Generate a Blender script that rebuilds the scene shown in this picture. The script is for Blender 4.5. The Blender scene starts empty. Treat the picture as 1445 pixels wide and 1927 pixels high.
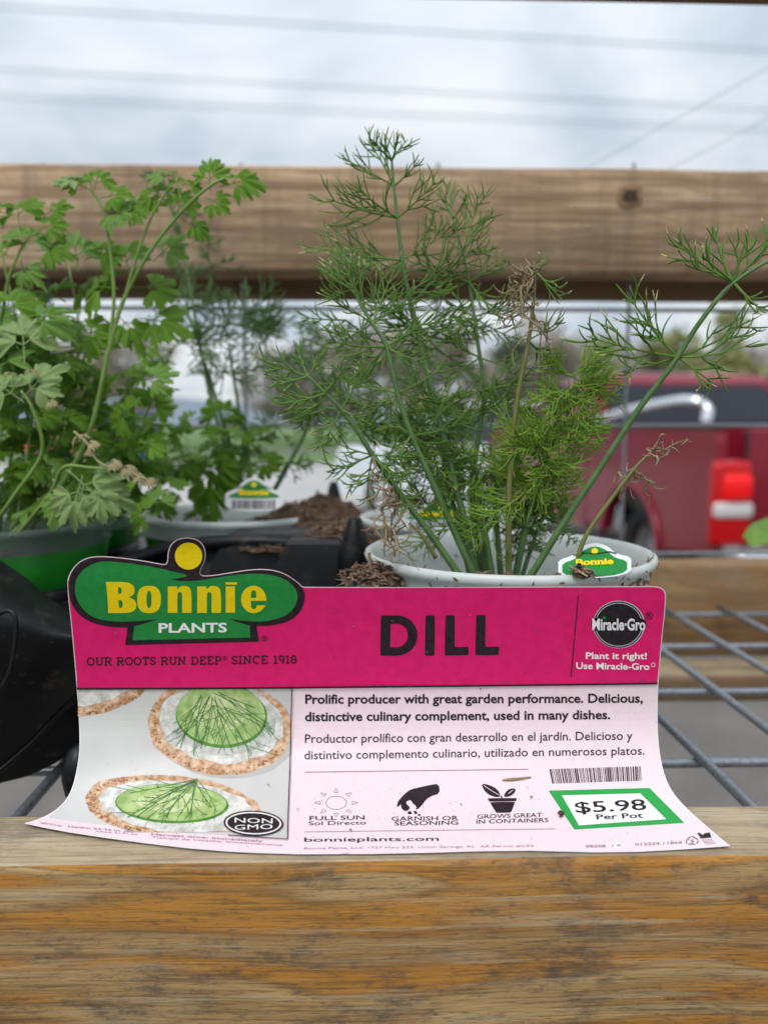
import bpy, math, random
from math import sin, cos, tan, pi, radians, atan, atan2, sqrt
from mathutils import Vector, Matrix, noise
from mathutils.geometry import delaunay_2d_cdt
R = random.Random(7)
sc = bpy.context.scene
COL = sc.collection
# ------------------------------------------------------------------ camera, world, sun, exposure
F_PX, PITCH, CZ = 1449.0, radians(6.44), 1.41       # eye 1.41 m above the car park
cam = bpy.data.cameras.new('camera'); camo = bpy.data.objects.new('camera', cam); COL.objects.link(camo)
camo.location = (0, 0, CZ); camo.rotation_euler = (pi/2 - PITCH, 0, 0)
cam.sensor_fit = 'VERTICAL'; cam.sensor_height = 36.0; cam.sensor_width = 27.0
cam.lens = F_PX/1927*36.0; cam.clip_start = 0.01; cam.clip_end = 3000
cam.dof.use_dof = True; cam.dof.focus_distance = 0.284; cam.dof.aperture_fstop = cam.lens/3.7
sc.camera = camo
w = bpy.data.worlds.new("World"); sc.world = w; w.use_nodes = True
nt = w.node_tree; nt.nodes.clear()
SUN_EL, SUN_ROT = radians(52), radians(205)
def wn(t, **k):
    n = nt.nodes.new(t)
    for a, b in k.items(): setattr(n, a, b)
    return n
out = wn('ShaderNodeOutputWorld'); bg = wn('ShaderNodeBackground')
sky = wn('ShaderNodeTexSky', sky_type='NISHITA', sun_disc=False, sun_elevation=SUN_EL, sun_rotation=SUN_ROT)
tc = wn('ShaderNodeTexCoord'); sep = wn('ShaderNodeSeparateXYZ'); nt.links.new(tc.outputs['Generated'], sep.inputs[0])
# clouds lie on a flat layer overhead: direction / (height + small)
ad = wn('ShaderNodeMath', operation='ADD'); ad.inputs[1].default_value = 0.18; ab = wn('ShaderNodeMath', operation='ABSOLUTE')
nt.links.new(sep.outputs[2], ab.inputs[0]); nt.links.new(ab.outputs[0], ad.inputs[0])
dv = wn('ShaderNodeVectorMath', operation='DIVIDE'); cb = wn('ShaderNodeCombineXYZ')
for i in range(3): nt.links.new(ad.outputs[0], cb.inputs[i])
nt.links.new(tc.outputs['Generated'], dv.inputs[0]); nt.links.new(cb.outputs[0], dv.inputs[1])
no = wn('ShaderNodeTexNoise'); no.inputs['Scale'].default_value = 1.7; no.inputs['Detail'].default_value = 5; no.inputs['Roughness'].default_value = .5; no.inputs['Distortion'].default_value = .3
nt.links.new(dv.outputs[0], no.inputs['Vector'])
cr = wn('ShaderNodeValToRGB'); nt.links.new(no.outputs[0], cr.inputs[0])
e = cr.color_ramp.elements; e[0].position = .36; e[0].color = (.47, .53, .61, 1); e[1].position = .62; e[1].color = (.75, .78, .80, 1)
m_ = cr.color_ramp.elements.new(.5); m_.color = (.63, .68, .735, 1)
# overcast luminance: about 1 at the horizon to 1.9 overhead
mr = wn('ShaderNodeMapRange'); mr.inputs[1].default_value = 0.25; mr.inputs[2].default_value = 1; mr.inputs[3].default_value = 1.0; mr.inputs[4].default_value = 2.0
nt.links.new(sep.outputs[2], mr.inputs[0])
ml = wn('ShaderNodeVectorMath', operation='SCALE'); nt.links.new(cr.outputs[0], ml.inputs[0]); nt.links.new(mr.outputs[0], ml.inputs['Scale'])
sk = wn('ShaderNodeVectorMath', operation='SCALE'); sk.inputs['Scale'].default_value = .10; nt.links.new(sky.outputs[0], sk.inputs[0])
mx = wn('ShaderNodeMix', data_type='RGBA'); mx.inputs[0].default_value = .90
nt.links.new(sk.outputs[0], mx.inputs[6]); nt.links.new(ml.outputs[0], mx.inputs[7])
nt.links.new(mx.outputs[2], bg.inputs[0]); bg.inputs[1].default_value = 1.0; nt.links.new(bg.outputs[0], out.inputs[0])
sl = bpy.data.lights.new('sun', 'SUN'); sl.energy = 1.5; sl.angle = radians(22); sl.color = (1, .965, .92)
so = bpy.data.objects.new('sun', sl); COL.objects.link(so)
sd = Vector((sin(SUN_ROT)*cos(SUN_EL), cos(SUN_ROT)*cos(SUN_EL), sin(SUN_EL)))
so.rotation_euler = sd.to_track_quat('Z', 'Y').to_euler(); so.location = (0, 0, 8)
vs = sc.view_settings; vs.view_transform = 'Standard'; vs.look = 'None'; vs.exposure = 0.22; vs.gamma = 1; vs.use_curve_mapping = False
sc.cycles.max_bounces = 8; sc.cycles.transparent_max_bounces = 12; sc.cycles.caustics_refractive = False; sc.cycles.caustics_reflective = False

# ------------------------------------------------------------------ helpers
def ray(px, py):
    x, y = (px-722.5)/F_PX, (py-963.5)/F_PX
    return Vector((x, cos(PITCH)-y*sin(PITCH), -sin(PITCH)-y*cos(PITCH)))
def P(px, py, Y):                                   # the point seen at a photo pixel, Y metres ahead
    d = ray(px, py); d = d*(Y/d.y); return Vector((d.x, d.y, d.z+CZ))
def Pz(px, py, z):
    d = ray(px, py); d = d*((z-CZ)/d.z); return Vector((d.x, d.y, z))
def tag(o, label=None, cat=None, group=None, kind=None):
    for k, v in (('label', label), ('category', cat), ('group', group), ('kind', kind)):
        if v: o[k] = v
    return o
def thing(name, loc, label=None, cat=None, group=None):
    o = bpy.data.objects.new(name, None); o.empty_display_size = .02; o.location = loc; COL.objects.link(o)
    return tag(o, label, cat, group)
WL = {}
def wloc(o):
    v = Vector((0, 0, 0))
    while o is not None: v = v+Vector(o.location); o = o.parent
    return v
def mk(name, V, F, mats, parent=None, smooth=False, mi=None, org=None):
    """one mesh object out of world-space points"""
    base = wloc(parent) if parent is not None else Vector((0, 0, 0))
    off = Vector(org) if org is not None else base
    me = bpy.data.meshes.new(name); me.from_pydata([tuple(Vector(v)-off) for v in V], [], F)
    for m in (mats if isinstance(mats, (list, tuple)) else [mats]): me.materials.append(m)
    if smooth: me.polygons.foreach_set('use_smooth', [True]*len(F))
    if mi: me.polygons.foreach_set('material_index', mi)
    me.update()
    o = bpy.data.objects.new(name, me); COL.objects.link(o)
    if parent is not None: o.parent = parent
    o.location = off-base
    return o
class MB:
    def __init__(s): s.V = []; s.F = []; s.M = []
    def face(s, idx, m=0): s.F.append(idx); s.M.append(m)
    def box(s, c, d, rz=0.0, m=0, bev=0.0):
        cx, cy, cz = c; hx, hy, hz = d[0]/2, d[1]/2, d[2]/2
        if bev <= 0:
            b = len(s.V)
            for sx in (-1, 1):
                for sy in (-1, 1):
                    for sz in (-1, 1):
                        x, y = sx*hx, sy*hy
                        s.V.append((cx+x*cos(rz)-y*sin(rz), cy+x*sin(rz)+y*cos(rz), cz+sz*hz))
            for f in ((0,1,3,2),(4,6,7,5),(0,4,5,1),(2,3,7,6),(0,2,6,4),(1,5,7,3)): s.face([b+i for i in f], m)
        else:
            # rounded in plan and section: stack of rings
            n = 4
            def ringpts(ix, iy):
                r = []
                for (qx, qy, a0) in ((1,1,0),(-1,1,pi/2),(-1,-1,pi),(1,-1,3*pi/2)):
                    for k in range(n):
                        a = a0+k/(n-1)*pi/2
                        r.append((qx*(hx-bev)+ix*cos(a), qy*(hy-bev)+iy*sin(a)))
                return r
            rows = []
            for k in range(5):
                a = k/4*pi/2; rows.append((-hz+bev-bev*cos(a), bev*sin(a)))
            for k in range(5):
                a = k/4*pi/2; rows.append((hz-bev+bev*sin(a), bev*cos(a)))
            st = len(s.V); N = 4*n
            for z, rr in rows:
                for x, y in ringpts(rr, rr): s.V.append((cx+x*cos(rz)-y*sin(rz), cy+x*sin(rz)+y*cos(rz), cz+z))
            for j in range(len(rows)-1):
                for i in range(N): s.face([st+j*N+i, st+j*N+(i+1)%N, st+(j+1)*N+(i+1)%N, st+(j+1)*N+i], m)
            s.face([st+i for i in range(N)][::-1], m); s.face([st+(len(rows)-1)*N+i for i in range(N)], m)
        return s
    def tube(s, pts, rad, n=6, m=0, cap=True, tipm=None):
        pts = [Vector(p) for p in pts]; b = len(s.V); k = len(pts)
        if not isinstance(rad, (list, tuple)): rad = [rad]*k
        ref = None
        for i, p in enumerate(pts):
            t = (pts[min(i+1, k-1)]-pts[max(i-1, 0)])
            if t.length < 1e-9: t = Vector((0, 0, 1))
            t.normalize()
            if ref is None: ref = t.orthogonal()
            ref = (ref-t*ref.dot(t)); ref = ref.normalized() if ref.length > 1e-6 else t.orthogonal()
            u = t.cross(ref)
            for j in range(n):
                a = 2*pi*j/n; q = p+(ref*cos(a)+u*sin(a))*rad[i]; s.V.append(tuple(q))
        for i in range(k-1):
            mm = tipm if (tipm is not None and i == k-2) else m
            for j in range(n): s.face([b+i*n+j, b+i*n+(j+1)%n, b+(i+1)*n+(j+1)%n, b+(i+1)*n+j], mm)
        if cap:
            s.face([b+j for j in range(n)][::-1], m); s.face([b+(k-1)*n+j for j in range(n)], m)
        return s
    def lathe(s, c, prof, n=48, m=0, th0=0.0, th1=2*pi):
        b = len(s.V); full = abs(th1-th0-2*pi) < 1e-6; N = n if full else n+1
        for r, z in prof:
            for j in range(N):
                a = th0+(th1-th0)*j/n; s.V.append((c[0]+r*cos(a), c[1]+r*sin(a), c[2]+z))
        for i in range(len(prof)-1):
            for j in range(n):
                s.face([b+i*N+j, b+i*N+(j+1) % N if full else b+i*N+j+1, b+(i+1)*N+(j+1) % N if full else b+(i+1)*N+j+1, b+(i+1)*N+j], m)
        return s
    def grid(s, fn, nu, nv, m=0):
        b = len(s.V)
        for i in range(nu+1):
            for j in range(nv+1): s.V.append(tuple(fn(i/nu, j/nv)))
        for i in range(nu):
            for j in range(nv):
                a = b+i*(nv+1)+j; s.face([a, a+nv+1, a+nv+2, a+1], m)
        return s
    def build(s, name, mats, parent=None, smooth=False, org=None):
        return mk(name, s.V, s.F, mats, parent, smooth, s.M if any(s.M) else None, org)
def curve(pts, n=8):                                # Catmull-Rom through 3D points
    pts = [Vector(p) for p in pts]; o = []
    q = [pts[0]*2-pts[1]]+pts+[pts[-1]*2-pts[-2]]
    for i in range(1, len(q)-2):
        for k in range(n):
            t = k/n; a, b_, c, d = q[i-1], q[i], q[i+1], q[i+2]
            o.append(.5*((2*b_)+(c-a)*t+(2*a-5*b_+4*c-d)*t*t+(3*b_-a-3*c+d)*t**3))
    o.append(pts[-1]); return o

# ------------------------------------------------------------------ materials
def nodes(name):
    m = bpy.data.materials.new(name); m.use_nodes = True; t = m.node_tree
    return m, t, t.nodes['Principled BSDF']
def N(t, ty, ins=None, **k):
    n = t.nodes.new(ty)
    for a, b in k.items(): setattr(n, a, b)
    for a, b in (ins or {}).items():
        if isinstance(b, bpy.types.NodeSocket): t.links.new(b, n.inputs[a])
        else: n.inputs[a].default_value = b
    return n
def ramp(t, fac, stops):
    n = t.nodes.new('ShaderNodeValToRGB'); t.links.new(fac, n.inputs[0]); el = n.color_ramp.elements
    while len(el) > 1: el.remove(el[-1])
    for i, (p, c) in enumerate(stops):
        q = el[0] if i == 0 else el.new(p)
        q.position = p; q.color = (c[0], c[1], c[2], 1) if isinstance(c, tuple) else (c, c, c, 1)
    return n.outputs[0]
def mapped(t, scale, loc=(0, 0, 0), rot=(0, 0, 0)):
    c = N(t, 'ShaderNodeTexCoord'); return N(t, 'ShaderNodeMapping', {'Vector': c.outputs['Object'], 'Scale': scale, 'Location': loc, 'Rotation': rot}).outputs[0]
def mixc(t, f, a, b, mode='MIX'):
    n = t.nodes.new('ShaderNodeMix'); n.data_type = 'RGBA'; n.blend_type = mode
    for i, v in ((0, f), (6, a), (7, b)):
        if isinstance(v, bpy.types.NodeSocket): t.links.new(v, n.inputs[i])
        else: n.inputs[i].default_value = v if i == 0 else (v[0], v[1], v[2], 1)
    return n.outputs[2]
def bump(t, bs, h, strength=.3, dist=.001):
    n = N(t, 'ShaderNodeBump', {'Height': h, 'Strength': strength, 'Distance': dist}); t.links.new(n.outputs[0], bs.inputs['Normal'])
def mat(name, c, rough=.6, c2=None, scale=60, bmp=0, bdist=.001, metal=0, spec=None, trans=0, detail=4, stretch=(1, 1, 1), lo=.35, hi=.65, sheen=0, coat=0):
    m, t, b = nodes(name)
    b.inputs['Base Color'].default_value = (*c, 1); b.inputs['Roughness'].default_value = rough; b.inputs['Metallic'].default_value = metal
    if spec is not None: b.inputs['Specular IOR Level'].default_value = spec
    if coat: b.inputs['Coat Weight'].default_value = coat
    if c2 or bmp:
        n = N(t, 'ShaderNodeTexNoise', {'Vector': mapped(t, stretch), 'Scale': scale, 'Detail': detail, 'Roughness': .6})
        if c2: t.links.new(ramp(t, n.outputs[0], [(lo, c), (hi, c2)]), b.inputs['Base Color'])
        if bmp: bump(t, b, n.outputs[0], bmp, bdist)
    if trans:                                       # thin leaf or film: some light passes through
        tr = N(t, 'ShaderNodeBsdfTranslucent'); src = b.inputs['Base Color']
        if src.is_linked: t.links.new(src.links[0].from_socket, tr.inputs[0])
        else: tr.inputs[0].default_value = (*c, 1)
        mxs = N(t, 'ShaderNodeMixShader', {0: trans, 1: b.outputs[0], 2: tr.outputs[0]})
        t.links.new(mxs.outputs[0], t.nodes['Material Output'].inputs[0])
    return m
def wood(name, kind):
    """weathered softwood, grain running along local X"""
    m, t, b = nodes(name); b.inputs['Roughness'].default_value = .78; b.inputs['Specular IOR Level'].default_value = .25
    warp = N(t, 'ShaderNodeTexNoise', {'Vector': mapped(t, (5, 5, 9)), 'Scale': 1.0, 'Detail': 2}).outputs[0]
    co = N(t, 'ShaderNodeTexCoord').outputs['Object']
    sp = N(t, 'ShaderNodeSeparateXYZ', {0: co})
    wz = N(t, 'ShaderNodeMath', {0: warp, 1: .045}, operation='MULTIPLY').outputs[0]
    z2 = N(t, 'ShaderNodeMath', {0: sp.outputs[2], 1: wz}, operation='ADD').outputs[0]
    y2 = N(t, 'ShaderNodeMath', {0: sp.outputs[1], 1: wz}, operation='ADD').outputs[0]
    v = N(t, 'ShaderNodeCombineXYZ', {0: sp.outputs[0], 1: y2, 2: z2}).outputs[0]
    v1 = v
    wz2 = N(t, 'ShaderNodeMath', {0: warp, 1: .012}, operation='MULTIPLY').outputs[0]
    v2 = N(t, 'ShaderNodeCombineXYZ', {0: sp.outputs[0], 1: N(t, 'ShaderNodeMath', {0: sp.outputs[1], 1: wz2}, operation='ADD').outputs[0], 2: N(t, 'ShaderNodeMath', {0: sp.outputs[2], 1: wz2}, operation='ADD').outputs[0]}).outputs[0]
    def streak(sx, s, det=3, loc=(0, 0, 0), r=.6):
        mp = N(t, 'ShaderNodeMapping', {'Vector': v1 if s < 100 else v2, 'Scale': (sx, 1, 1), 'Location': loc})
        return N(t, 'ShaderNodeTexNoise', {'Vector': mp.outputs[0], 'Scale': s, 'Detail': det, 'Roughness': r}).outputs[0]
    bands = streak(.05, 40 if kind == 'front' else 62, 2, r=.35)               # year-ring bands, a centimetre or so apart
    fine = streak(.022, 1100, 4)
    med = streak(.035, 260, 4, (3, 1, 2))
    blot = N(t, 'ShaderNodeTexNoise', {'Vector': mapped(t, (16, 40, 34), (1.3, 2, 5)), 'Scale': 1.0, 'Detail': 6, 'Roughness': .72}).outputs[0]
    pores = N(t, 'ShaderNodeTexNoise', {'Vector': mapped(t, (160, 1200, 1500)), 'Scale': 1.0, 'Detail': 3, 'Roughness': .7}).outputs[0]
    if kind == 'front':
        c = ramp(t, bands, [(.30, (.38, .25, .11)), (.37, (.27, .14, .048)), (.40, (.37, .165, .030)), (.475, (.41, .19, .036)), (.49, (.27, .145, .050)), (.51, (.42, .275, .12)), (.545, (.31, .19, .075)), (.57, (.39, .17, .030)), (.65, (.36, .15, .026)), (.68, (.40, .26, .115))])
        c = mixc(t, ramp(t, blot, [(.52, 0.0), (.70, .62)]), c, (.34, .225, .11))
        c = mixc(t, ramp(t, N(t, 'ShaderNodeTexNoise', {'Vector': mapped(t, (22, 60, 46), (9, 4, 1)), 'Scale': 1.0, 'Detail': 8, 'Roughness': .8}).outputs[0], [(.51, 0.0), (.64, .85)]), c, (.060, .056, .052))
        c = mixc(t, ramp(t, N(t, 'ShaderNodeTexNoise', {'Vector': mapped(t, (55, 150, 170), (3, 8, 2)), 'Scale': 1.0, 'Detail': 6, 'Roughness': .8}).outputs[0], [(.55, 0.0), (.66, .7)]), c, (.075, .062, .050))
        c = mixc(t, ramp(t, fine, [(.34, .7), (.50, 0.0)]), c, (.12, .070, .030))
        c = mixc(t, ramp(t, med, [(.56, 0.0), (.68, .6)]), c, (.42, .34, .22))
        c = mixc(t, ramp(t, fine, [(.60, 0.0), (.72, .6)]), c, (.40, .30, .18))
        c = mixc(t, ramp(t, pores, [(.32, .7), (.42, 0.0)]), c, (.06, .05, .04))
    elif kind == 'top':
        c = ramp(t, bands, [(.36, (.31, .235, .145)), (.48, (.45, .36, .235)), (.56, (.37, .29, .18)), (.66, (.50, .41, .28))])
        c = mixc(t, ramp(t, blot, [(.48, 0.0), (.66, .7)]), c, (.16, .14, .11))
        c = mixc(t, ramp(t, fine, [(.34, .6), (.5, 0.0)]), c, (.17, .13, .08))
        c = mixc(t, ramp(t, pores, [(.60, 0.0), (.70, .4)]), c, (.58, .52, .42))
        c = mixc(t, ramp(t, pores, [(.30, .6), (.38, 0.0)]), c, (.07, .06, .05))
    else:
        base = {'rear': ((.47, .315, .185), (.65, .465, .30), (.56, .38, .235), (.72, .54, .37)), 'dark': ((.13, .085, .05), (.22, .14, .08), (.17, .11, .06), (.26, .17, .10)), 'amber': ((.17, .09, .03), (.30, .17, .06), (.22, .12, .045), (.33, .21, .09))}[kind]
        c = ramp(t, bands, [(.34, base[0]), (.46, base[1]), (.55, base[2]), (.66, base[3])])
        vst = N(t, 'ShaderNodeTexNoise', {'Vector': mapped(t, (95, 30, 4.5), (4, 1, 1)), 'Scale': 1.0, 'Detail': 4, 'Roughness': .65}).outputs[0]
        c = mixc(t, ramp(t, vst, [(.50, 0.0), (.70, .45)]), c, (.22, .17, .13))
        c = mixc(t, ramp(t, N(t, 'ShaderNodeTexNoise', {'Vector': mapped(t, (9, 9, 260), (1, 5, 2)), 'Scale': 1.0, 'Detail': 3}).outputs[0], [(.40, .55), (.56, 0.0)]), c, (.25, .15, .08))
        c = mixc(t, ramp(t, blot, [(.46, 0.0), (.68, .6)]), c, (.27, .21, .15))
        c = mixc(t, ramp(t, med, [(.36, .5), (.5, 0.0)]), c, (.16, .10, .06))
    t.links.new(c, b.inputs['Base Color'])
    h = N(t, 'ShaderNodeMath', {0: fine, 1: med}, operation='ADD').outputs[0]
    h = N(t, 'ShaderNodeMath', {0: h, 1: pores}, operation='ADD').outputs[0]
    bump(t, b, h, .55, .0006)
    return m
M = {}
M['wood_front'] = wood('weathered_wood_face', 'front'); M['wood_top'] = wood('bleached_wood_top', 'top')
M['wood_rear'] = wood('tan_wood', 'rear'); M['wood_dark'] = wood('dark_wood', 'dark'); M['wood_amber'] = wood('amber_wood', 'amber')
M['knot'] = mat('knot', (.035, .022, .015), .7, (.10, .055, .03), 300, .3)
M['knot_ring'] = mat('knot_ring', (.24, .14, .075), .8, (.40, .26, .15), 140, .2)
M['galv'] = mat('galvanised_wire', (.30, .33, .36), .42, (.20, .22, .25), 400, .2, .0003, metal=.55)
M['film_wire'] = mat('translucent_rib', (.30, .34, .36), .5, (.36, .40, .42), 300, .1, .0002)
M['black'] = mat('black_tray_plastic', (.0035, .0042, .0055), .42, (.011, .012, .014), 55, .15, .0006, spec=.28, detail=6, lo=.45, hi=.75)
_t = M['black'].node_tree; _b = _t.nodes['Principled BSDF']; _src = _b.inputs['Base Color'].links[0].from_socket
_d = N(_t, 'ShaderNodeTexNoise', {'Vector': mapped(_t, (1, 1, 1), (4, 2, 7)), 'Scale': 75, 'Detail': 9, 'Roughness': .78}).outputs[0]
_t.links.new(mixc(_t, ramp(_t, _d, [(.565, 0.0), (.72, .75)]), _src, (.11, .085, .060)), _b.inputs['Base Color'])
M['potwhite'] = mat('frosted_plastic', (.78, .82, .80), .38, (.70, .75, .72), 90, .08, .0003, trans=.3)
M['rimclear'] = mat('milky_clear_plastic', (.24, .28, .27), .16, (.32, .36, .35), 70, .05, .0003, spec=.7)
def see_through(m, f, tint=(.9, .95, .93)):
    t = m.node_tree; o = t.nodes['Material Output']; src = o.inputs[0].links[0].from_socket
    tp = N(t, 'ShaderNodeBsdfTransparent', {0: (*tint, 1)}); x = N(t, 'ShaderNodeMixShader', {0: f, 1: src, 2: tp.outputs[0]}); t.links.new(x.outputs[0], o.inputs[0])
see_through(M['rimclear'], .80, (.86, .90, .88))
M['greenband'] = mat('green_printed_sleeve', (.008, .16, .012), .35, (.012, .24, .018), 60, 0, trans=.15)
M['soil'] = mat('brown_potting_mix', (.030, .017, .010), .95, (.13, .075, .045), 260, .8, .002, lo=.3, hi=.72)
M['bark'] = mat('bark_shred', (.10, .058, .035), .9, (.20, .13, .085), 300, .5, .001)
M['barklight'] = mat('pale_bark_shred', (.36, .26, .16), .9, (.22, .15, .09), 300, .4, .001)
M['stem'] = mat('dill_stem', (.060, .135, .038), .45, (.10, .185, .055), 90, .15, .0004)
M['stemolive'] = mat('olive_stem', (.13, .14, .030), .5, (.19, .18, .06), 120, .15, .0004)
M['dill'] = mat('dill_thread', (.155, .290, .058), .5, (.215, .37, .080), 60, trans=.42, spec=.35)
M['dillbright'] = mat('young_dill_thread', (.27, .45, .060), .5, (.37, .56, .09), 60, trans=.46, spec=.35)
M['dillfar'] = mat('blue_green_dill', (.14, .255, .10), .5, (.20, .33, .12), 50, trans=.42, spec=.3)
M['tip'] = mat('pale_thread_tip', (.42, .42, .18), .6)
M['dry'] = mat('dried_straw', (.40, .31, .19), .7, (.26, .19, .10), 160, .1, .0003, trans=.2)
M['pars'] = mat('parsley_leaf', (.125, .275, .020), .5, (.20, .37, .040), 70, .4, .0008, trans=.42, spec=.28)
M['parsblue'] = mat('bluish_parsley_leaf', (.155, .305, .055), .5, (.225, .39, .085), 80, .4, .0008, trans=.38, spec=.28)
M['parsdark'] = mat('shaded_parsley_leaf', (.095, .215, .012), .5, (.14, .275, .022), 70, .3, .0008, trans=.45, spec=.25)  # darker copy of the parsley green, shade inside the clump put into the colour
M['parspale'] = mat('pale_parsley_leaf', (.20, .31, .095), .5, (.29, .39, .14), 90, .3, .0008, trans=.3)
M['parsstem'] = mat('parsley_stem', (.16, .27, .05), .4, (.22, .34, .08), 90, trans=.1)
M['crisp'] = mat('withered_cream_leaf', (.55, .45, .27), .7, (.36, .34, .15), 180, .3, .0006, trans=.25)
see_through(M['film_wire'], .95, (.97, .98, .98))
# ------------------------------------------------------------------ ground, road, hills
def slab(name, mats, x0, x1, y0, y1, z, kind='structure', nx=1, ny=1, fn=None):
    m = MB(); m.grid(lambda u, v: (x0+(x1-x0)*u, y0+(y1-y0)*v, z+(fn(x0+(x1-x0)*u, y0+(y1-y0)*v) if fn else 0)), nx, ny)
    o = m.build(name, mats); return tag(o, kind=kind)
M['concrete'] = mat('shaded_asphalt', (.165, .15, .132), .9, (.105, .097, .088), 1.6, .3, .004, detail=8)  # near ground: shade under the rack is painted in as a darker colour
M['lot'] = mat('light_asphalt', (.42, .41, .39), .9, (.34, .33, .32), 2.0, .2, .003, detail=7)
M['grass'] = mat('grass', (.055, .12, .025), .9, (.12, .20, .04), 2.5, .5, .01)
M['asphalt'] = mat('asphalt', (.085, .085, .085), .9, (.06, .06, .06), 4, .3, .004)
M['paint'] = mat('white_line_paint', (.7, .7, .68), .7, (.55, .55, .53), 5)
M['hill'] = mat('distant_wooded_hill', (.15, .19, .24), 1, (.20, .24, .29), .02)  # blue of distance haze is mixed into the hill colour
slab('ground', M['grass'], -900, 900, -40, 1400, -.05)
slab('car_park', M['concrete'], -30, 30, -20, 8.5, 0, nx=4, ny=4)
slab('car_park', M['lot'], -60, 60, 8.5, 27, 0)
slab('grass_strip', M['grass'], -200, 200, 27.15, 38, .06)
k_ = MB().box((0, 27.08, .03), (400, .15, .16)).build('kerb', M['lot']); tag(k_, kind='structure')
slab('road', M['asphalt'], -300, 300, 38, 47, .0)
slab('road_line', M['paint'], -300, 300, 42.4, 42.55, .004)
for i in range(7): slab('parking_line', M['paint'], -14.2+i*2.8, -14.1+i*2.8, 11.5, 16.5, .004)
def hillf(x, y): return (noise.noise(Vector((x*.006, 3.3, 0)))*.5+.62)*34*max(0, sin(pi*min(1, max(0, (y-420)/400))))
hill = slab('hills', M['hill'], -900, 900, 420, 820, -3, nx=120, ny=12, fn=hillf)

# ------------------------------------------------------------------ trees far behind
M['trunk'] = mat('tree_bark', (.11, .085, .065), .9, (.16, .13, .10), 8)
CROWN = {}
def crown_mesh(kind, seed):
    k = (kind, seed)
    if k in CROWN: return CROWN[k]
    r = random.Random(seed*31+7)
    pal = {'bare': ((.26, .22, .18), (.36, .32, .26)), 'bud': ((.33, .33, .14), (.42, .42, .20)), 'ever': ((.06, .085, .045), (.12, .15, .08))}[kind]
    m1 = mat('foliage_'+kind, pal[0], .9, pal[1], 1.2, trans=.2)
    clumps = []
    for i in range(26):
        a = r.uniform(0, 2*pi); h = r.uniform(.28, .95); rr = (.36 if kind != 'ever' else .30)*sqrt(max(.05, 1-((h-.6)/.45)**2))*r.uniform(.3, 1)
        if kind == 'ever': rr = .3*(1.05-h)*r.uniform(.5, 1)
        clumps.append((Vector((cos(a)*rr, sin(a)*rr, h)), r.uniform(.07, .15)))
    V, Fc = [], []
    for i in range(2600):
        c, s = r.choice(clumps); d = Vector((r.gauss(0, 1), r.gauss(0, 1), r.gauss(0, .8)))*s*.55; p = c+d
        z = .011 if kind == 'bare' else .017; u = Vector((r.gauss(0, 1), r.gauss(0, 1), r.gauss(0, 1))).normalized(); v = u.orthogonal().normalized()
        a_, b2 = (z*2.6, z*.45) if kind == 'bare' else (z*1.1, z*.8)
        b = len(V); V += [tuple(p+u*a_+v*b2), tuple(p-u*a_+v*b2), tuple(p-u*a_-v*b2), tuple(p+u*a_-v*b2)]; Fc.append((b, b+1, b+2, b+3))
    me = bpy.data.meshes.new('crown'); me.from_pydata(V, [], Fc); me.materials.append(m1)
    tb = MB(); tb.tube([(0, 0, -.02), (.01, 0, .2), (0, .01, .45), (.01, 0, .8)], [.022, .017, .012, .003], 8)
    for i in range(12):
        c, s = clumps[i]; tb.tube(curve([(0, 0, .18+.03*i), tuple(c*.55+Vector((0, 0, c.z*.35))), tuple(c)], 3), [.009, .008, .006, .005, .004, .003, .002], 5)
    mt = bpy.data.meshes.new('trunk'); mt.from_pydata(tb.V, [], tb.F); mt.materials.append(M['trunk'])
    CROWN[k] = (me, mt); return CROWN[k]
def tree(px, D, h, kind, seed, label, group=None, wide=1.0):
    p = P(px, 800, D); t = thing('tree', (p.x, D, 0), label, 'tree', group)
    me, mt = crown_mesh(kind, seed)
    for nm, mm in (('crown', me), ('trunk', mt)):
        o = bpy.data.objects.new(nm, mm); COL.objects.link(o); o.parent = t; o.scale = (h*wide, h*wide, h); o.rotation_euler.z = seed*1.7+px
GT = 'bare trees beyond the road'
for i, (px, D, h, kd, sd_, wd) in enumerate([(60, 62, 9.5, 'bare', 1, 1.25), (250, 58, 9.0, 'bare', 2, 1.0), (150, 75, 9, 'bud', 1, 1.3), (-80, 60, 9, 'ever', 1, 1.1), (505, 60, 7.4, 'bare', 3, 1.1), (600, 66, 9.6, 'bare', 1, 1.2), (700, 57, 8.8, 'bare', 2, 1.3),
        (790, 70, 9.8, 'bud', 2, 1.1), (880, 60, 8.8, 'bare', 3, 1.2), (965, 64, 9.0, 'ever', 2, 1.2), (1060, 56, 9.4, 'bare', 1, 1.35), (1170, 62, 8.2, 'bare', 2, 1.3), (1320, 58, 9.6, 'bud', 1, 1.2), (1420, 66, 8.0, 'bare', 3, 1.2), (1530, 60, 9, 'bare', 2, 1.3), (560, 80, 7, 'ever', 1, 1.0), (1240, 75, 8, 'ever', 2, 1.2), (1000, 75, 9.5, 'bare', 2, 1.2)]):
    lab = {'bare': 'bare brown tree in the far row beyond the road', 'bud': 'tree with yellow green spring buds in the far row', 'ever': 'dark evergreen tree in the far row beyond the road'}[kd]
    tree(px, D, h, kd, sd_, lab, {'bare': GT, 'bud': 'budding trees beyond the road', 'ever': 'evergreens beyond the road'}[kd], wd)

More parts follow.
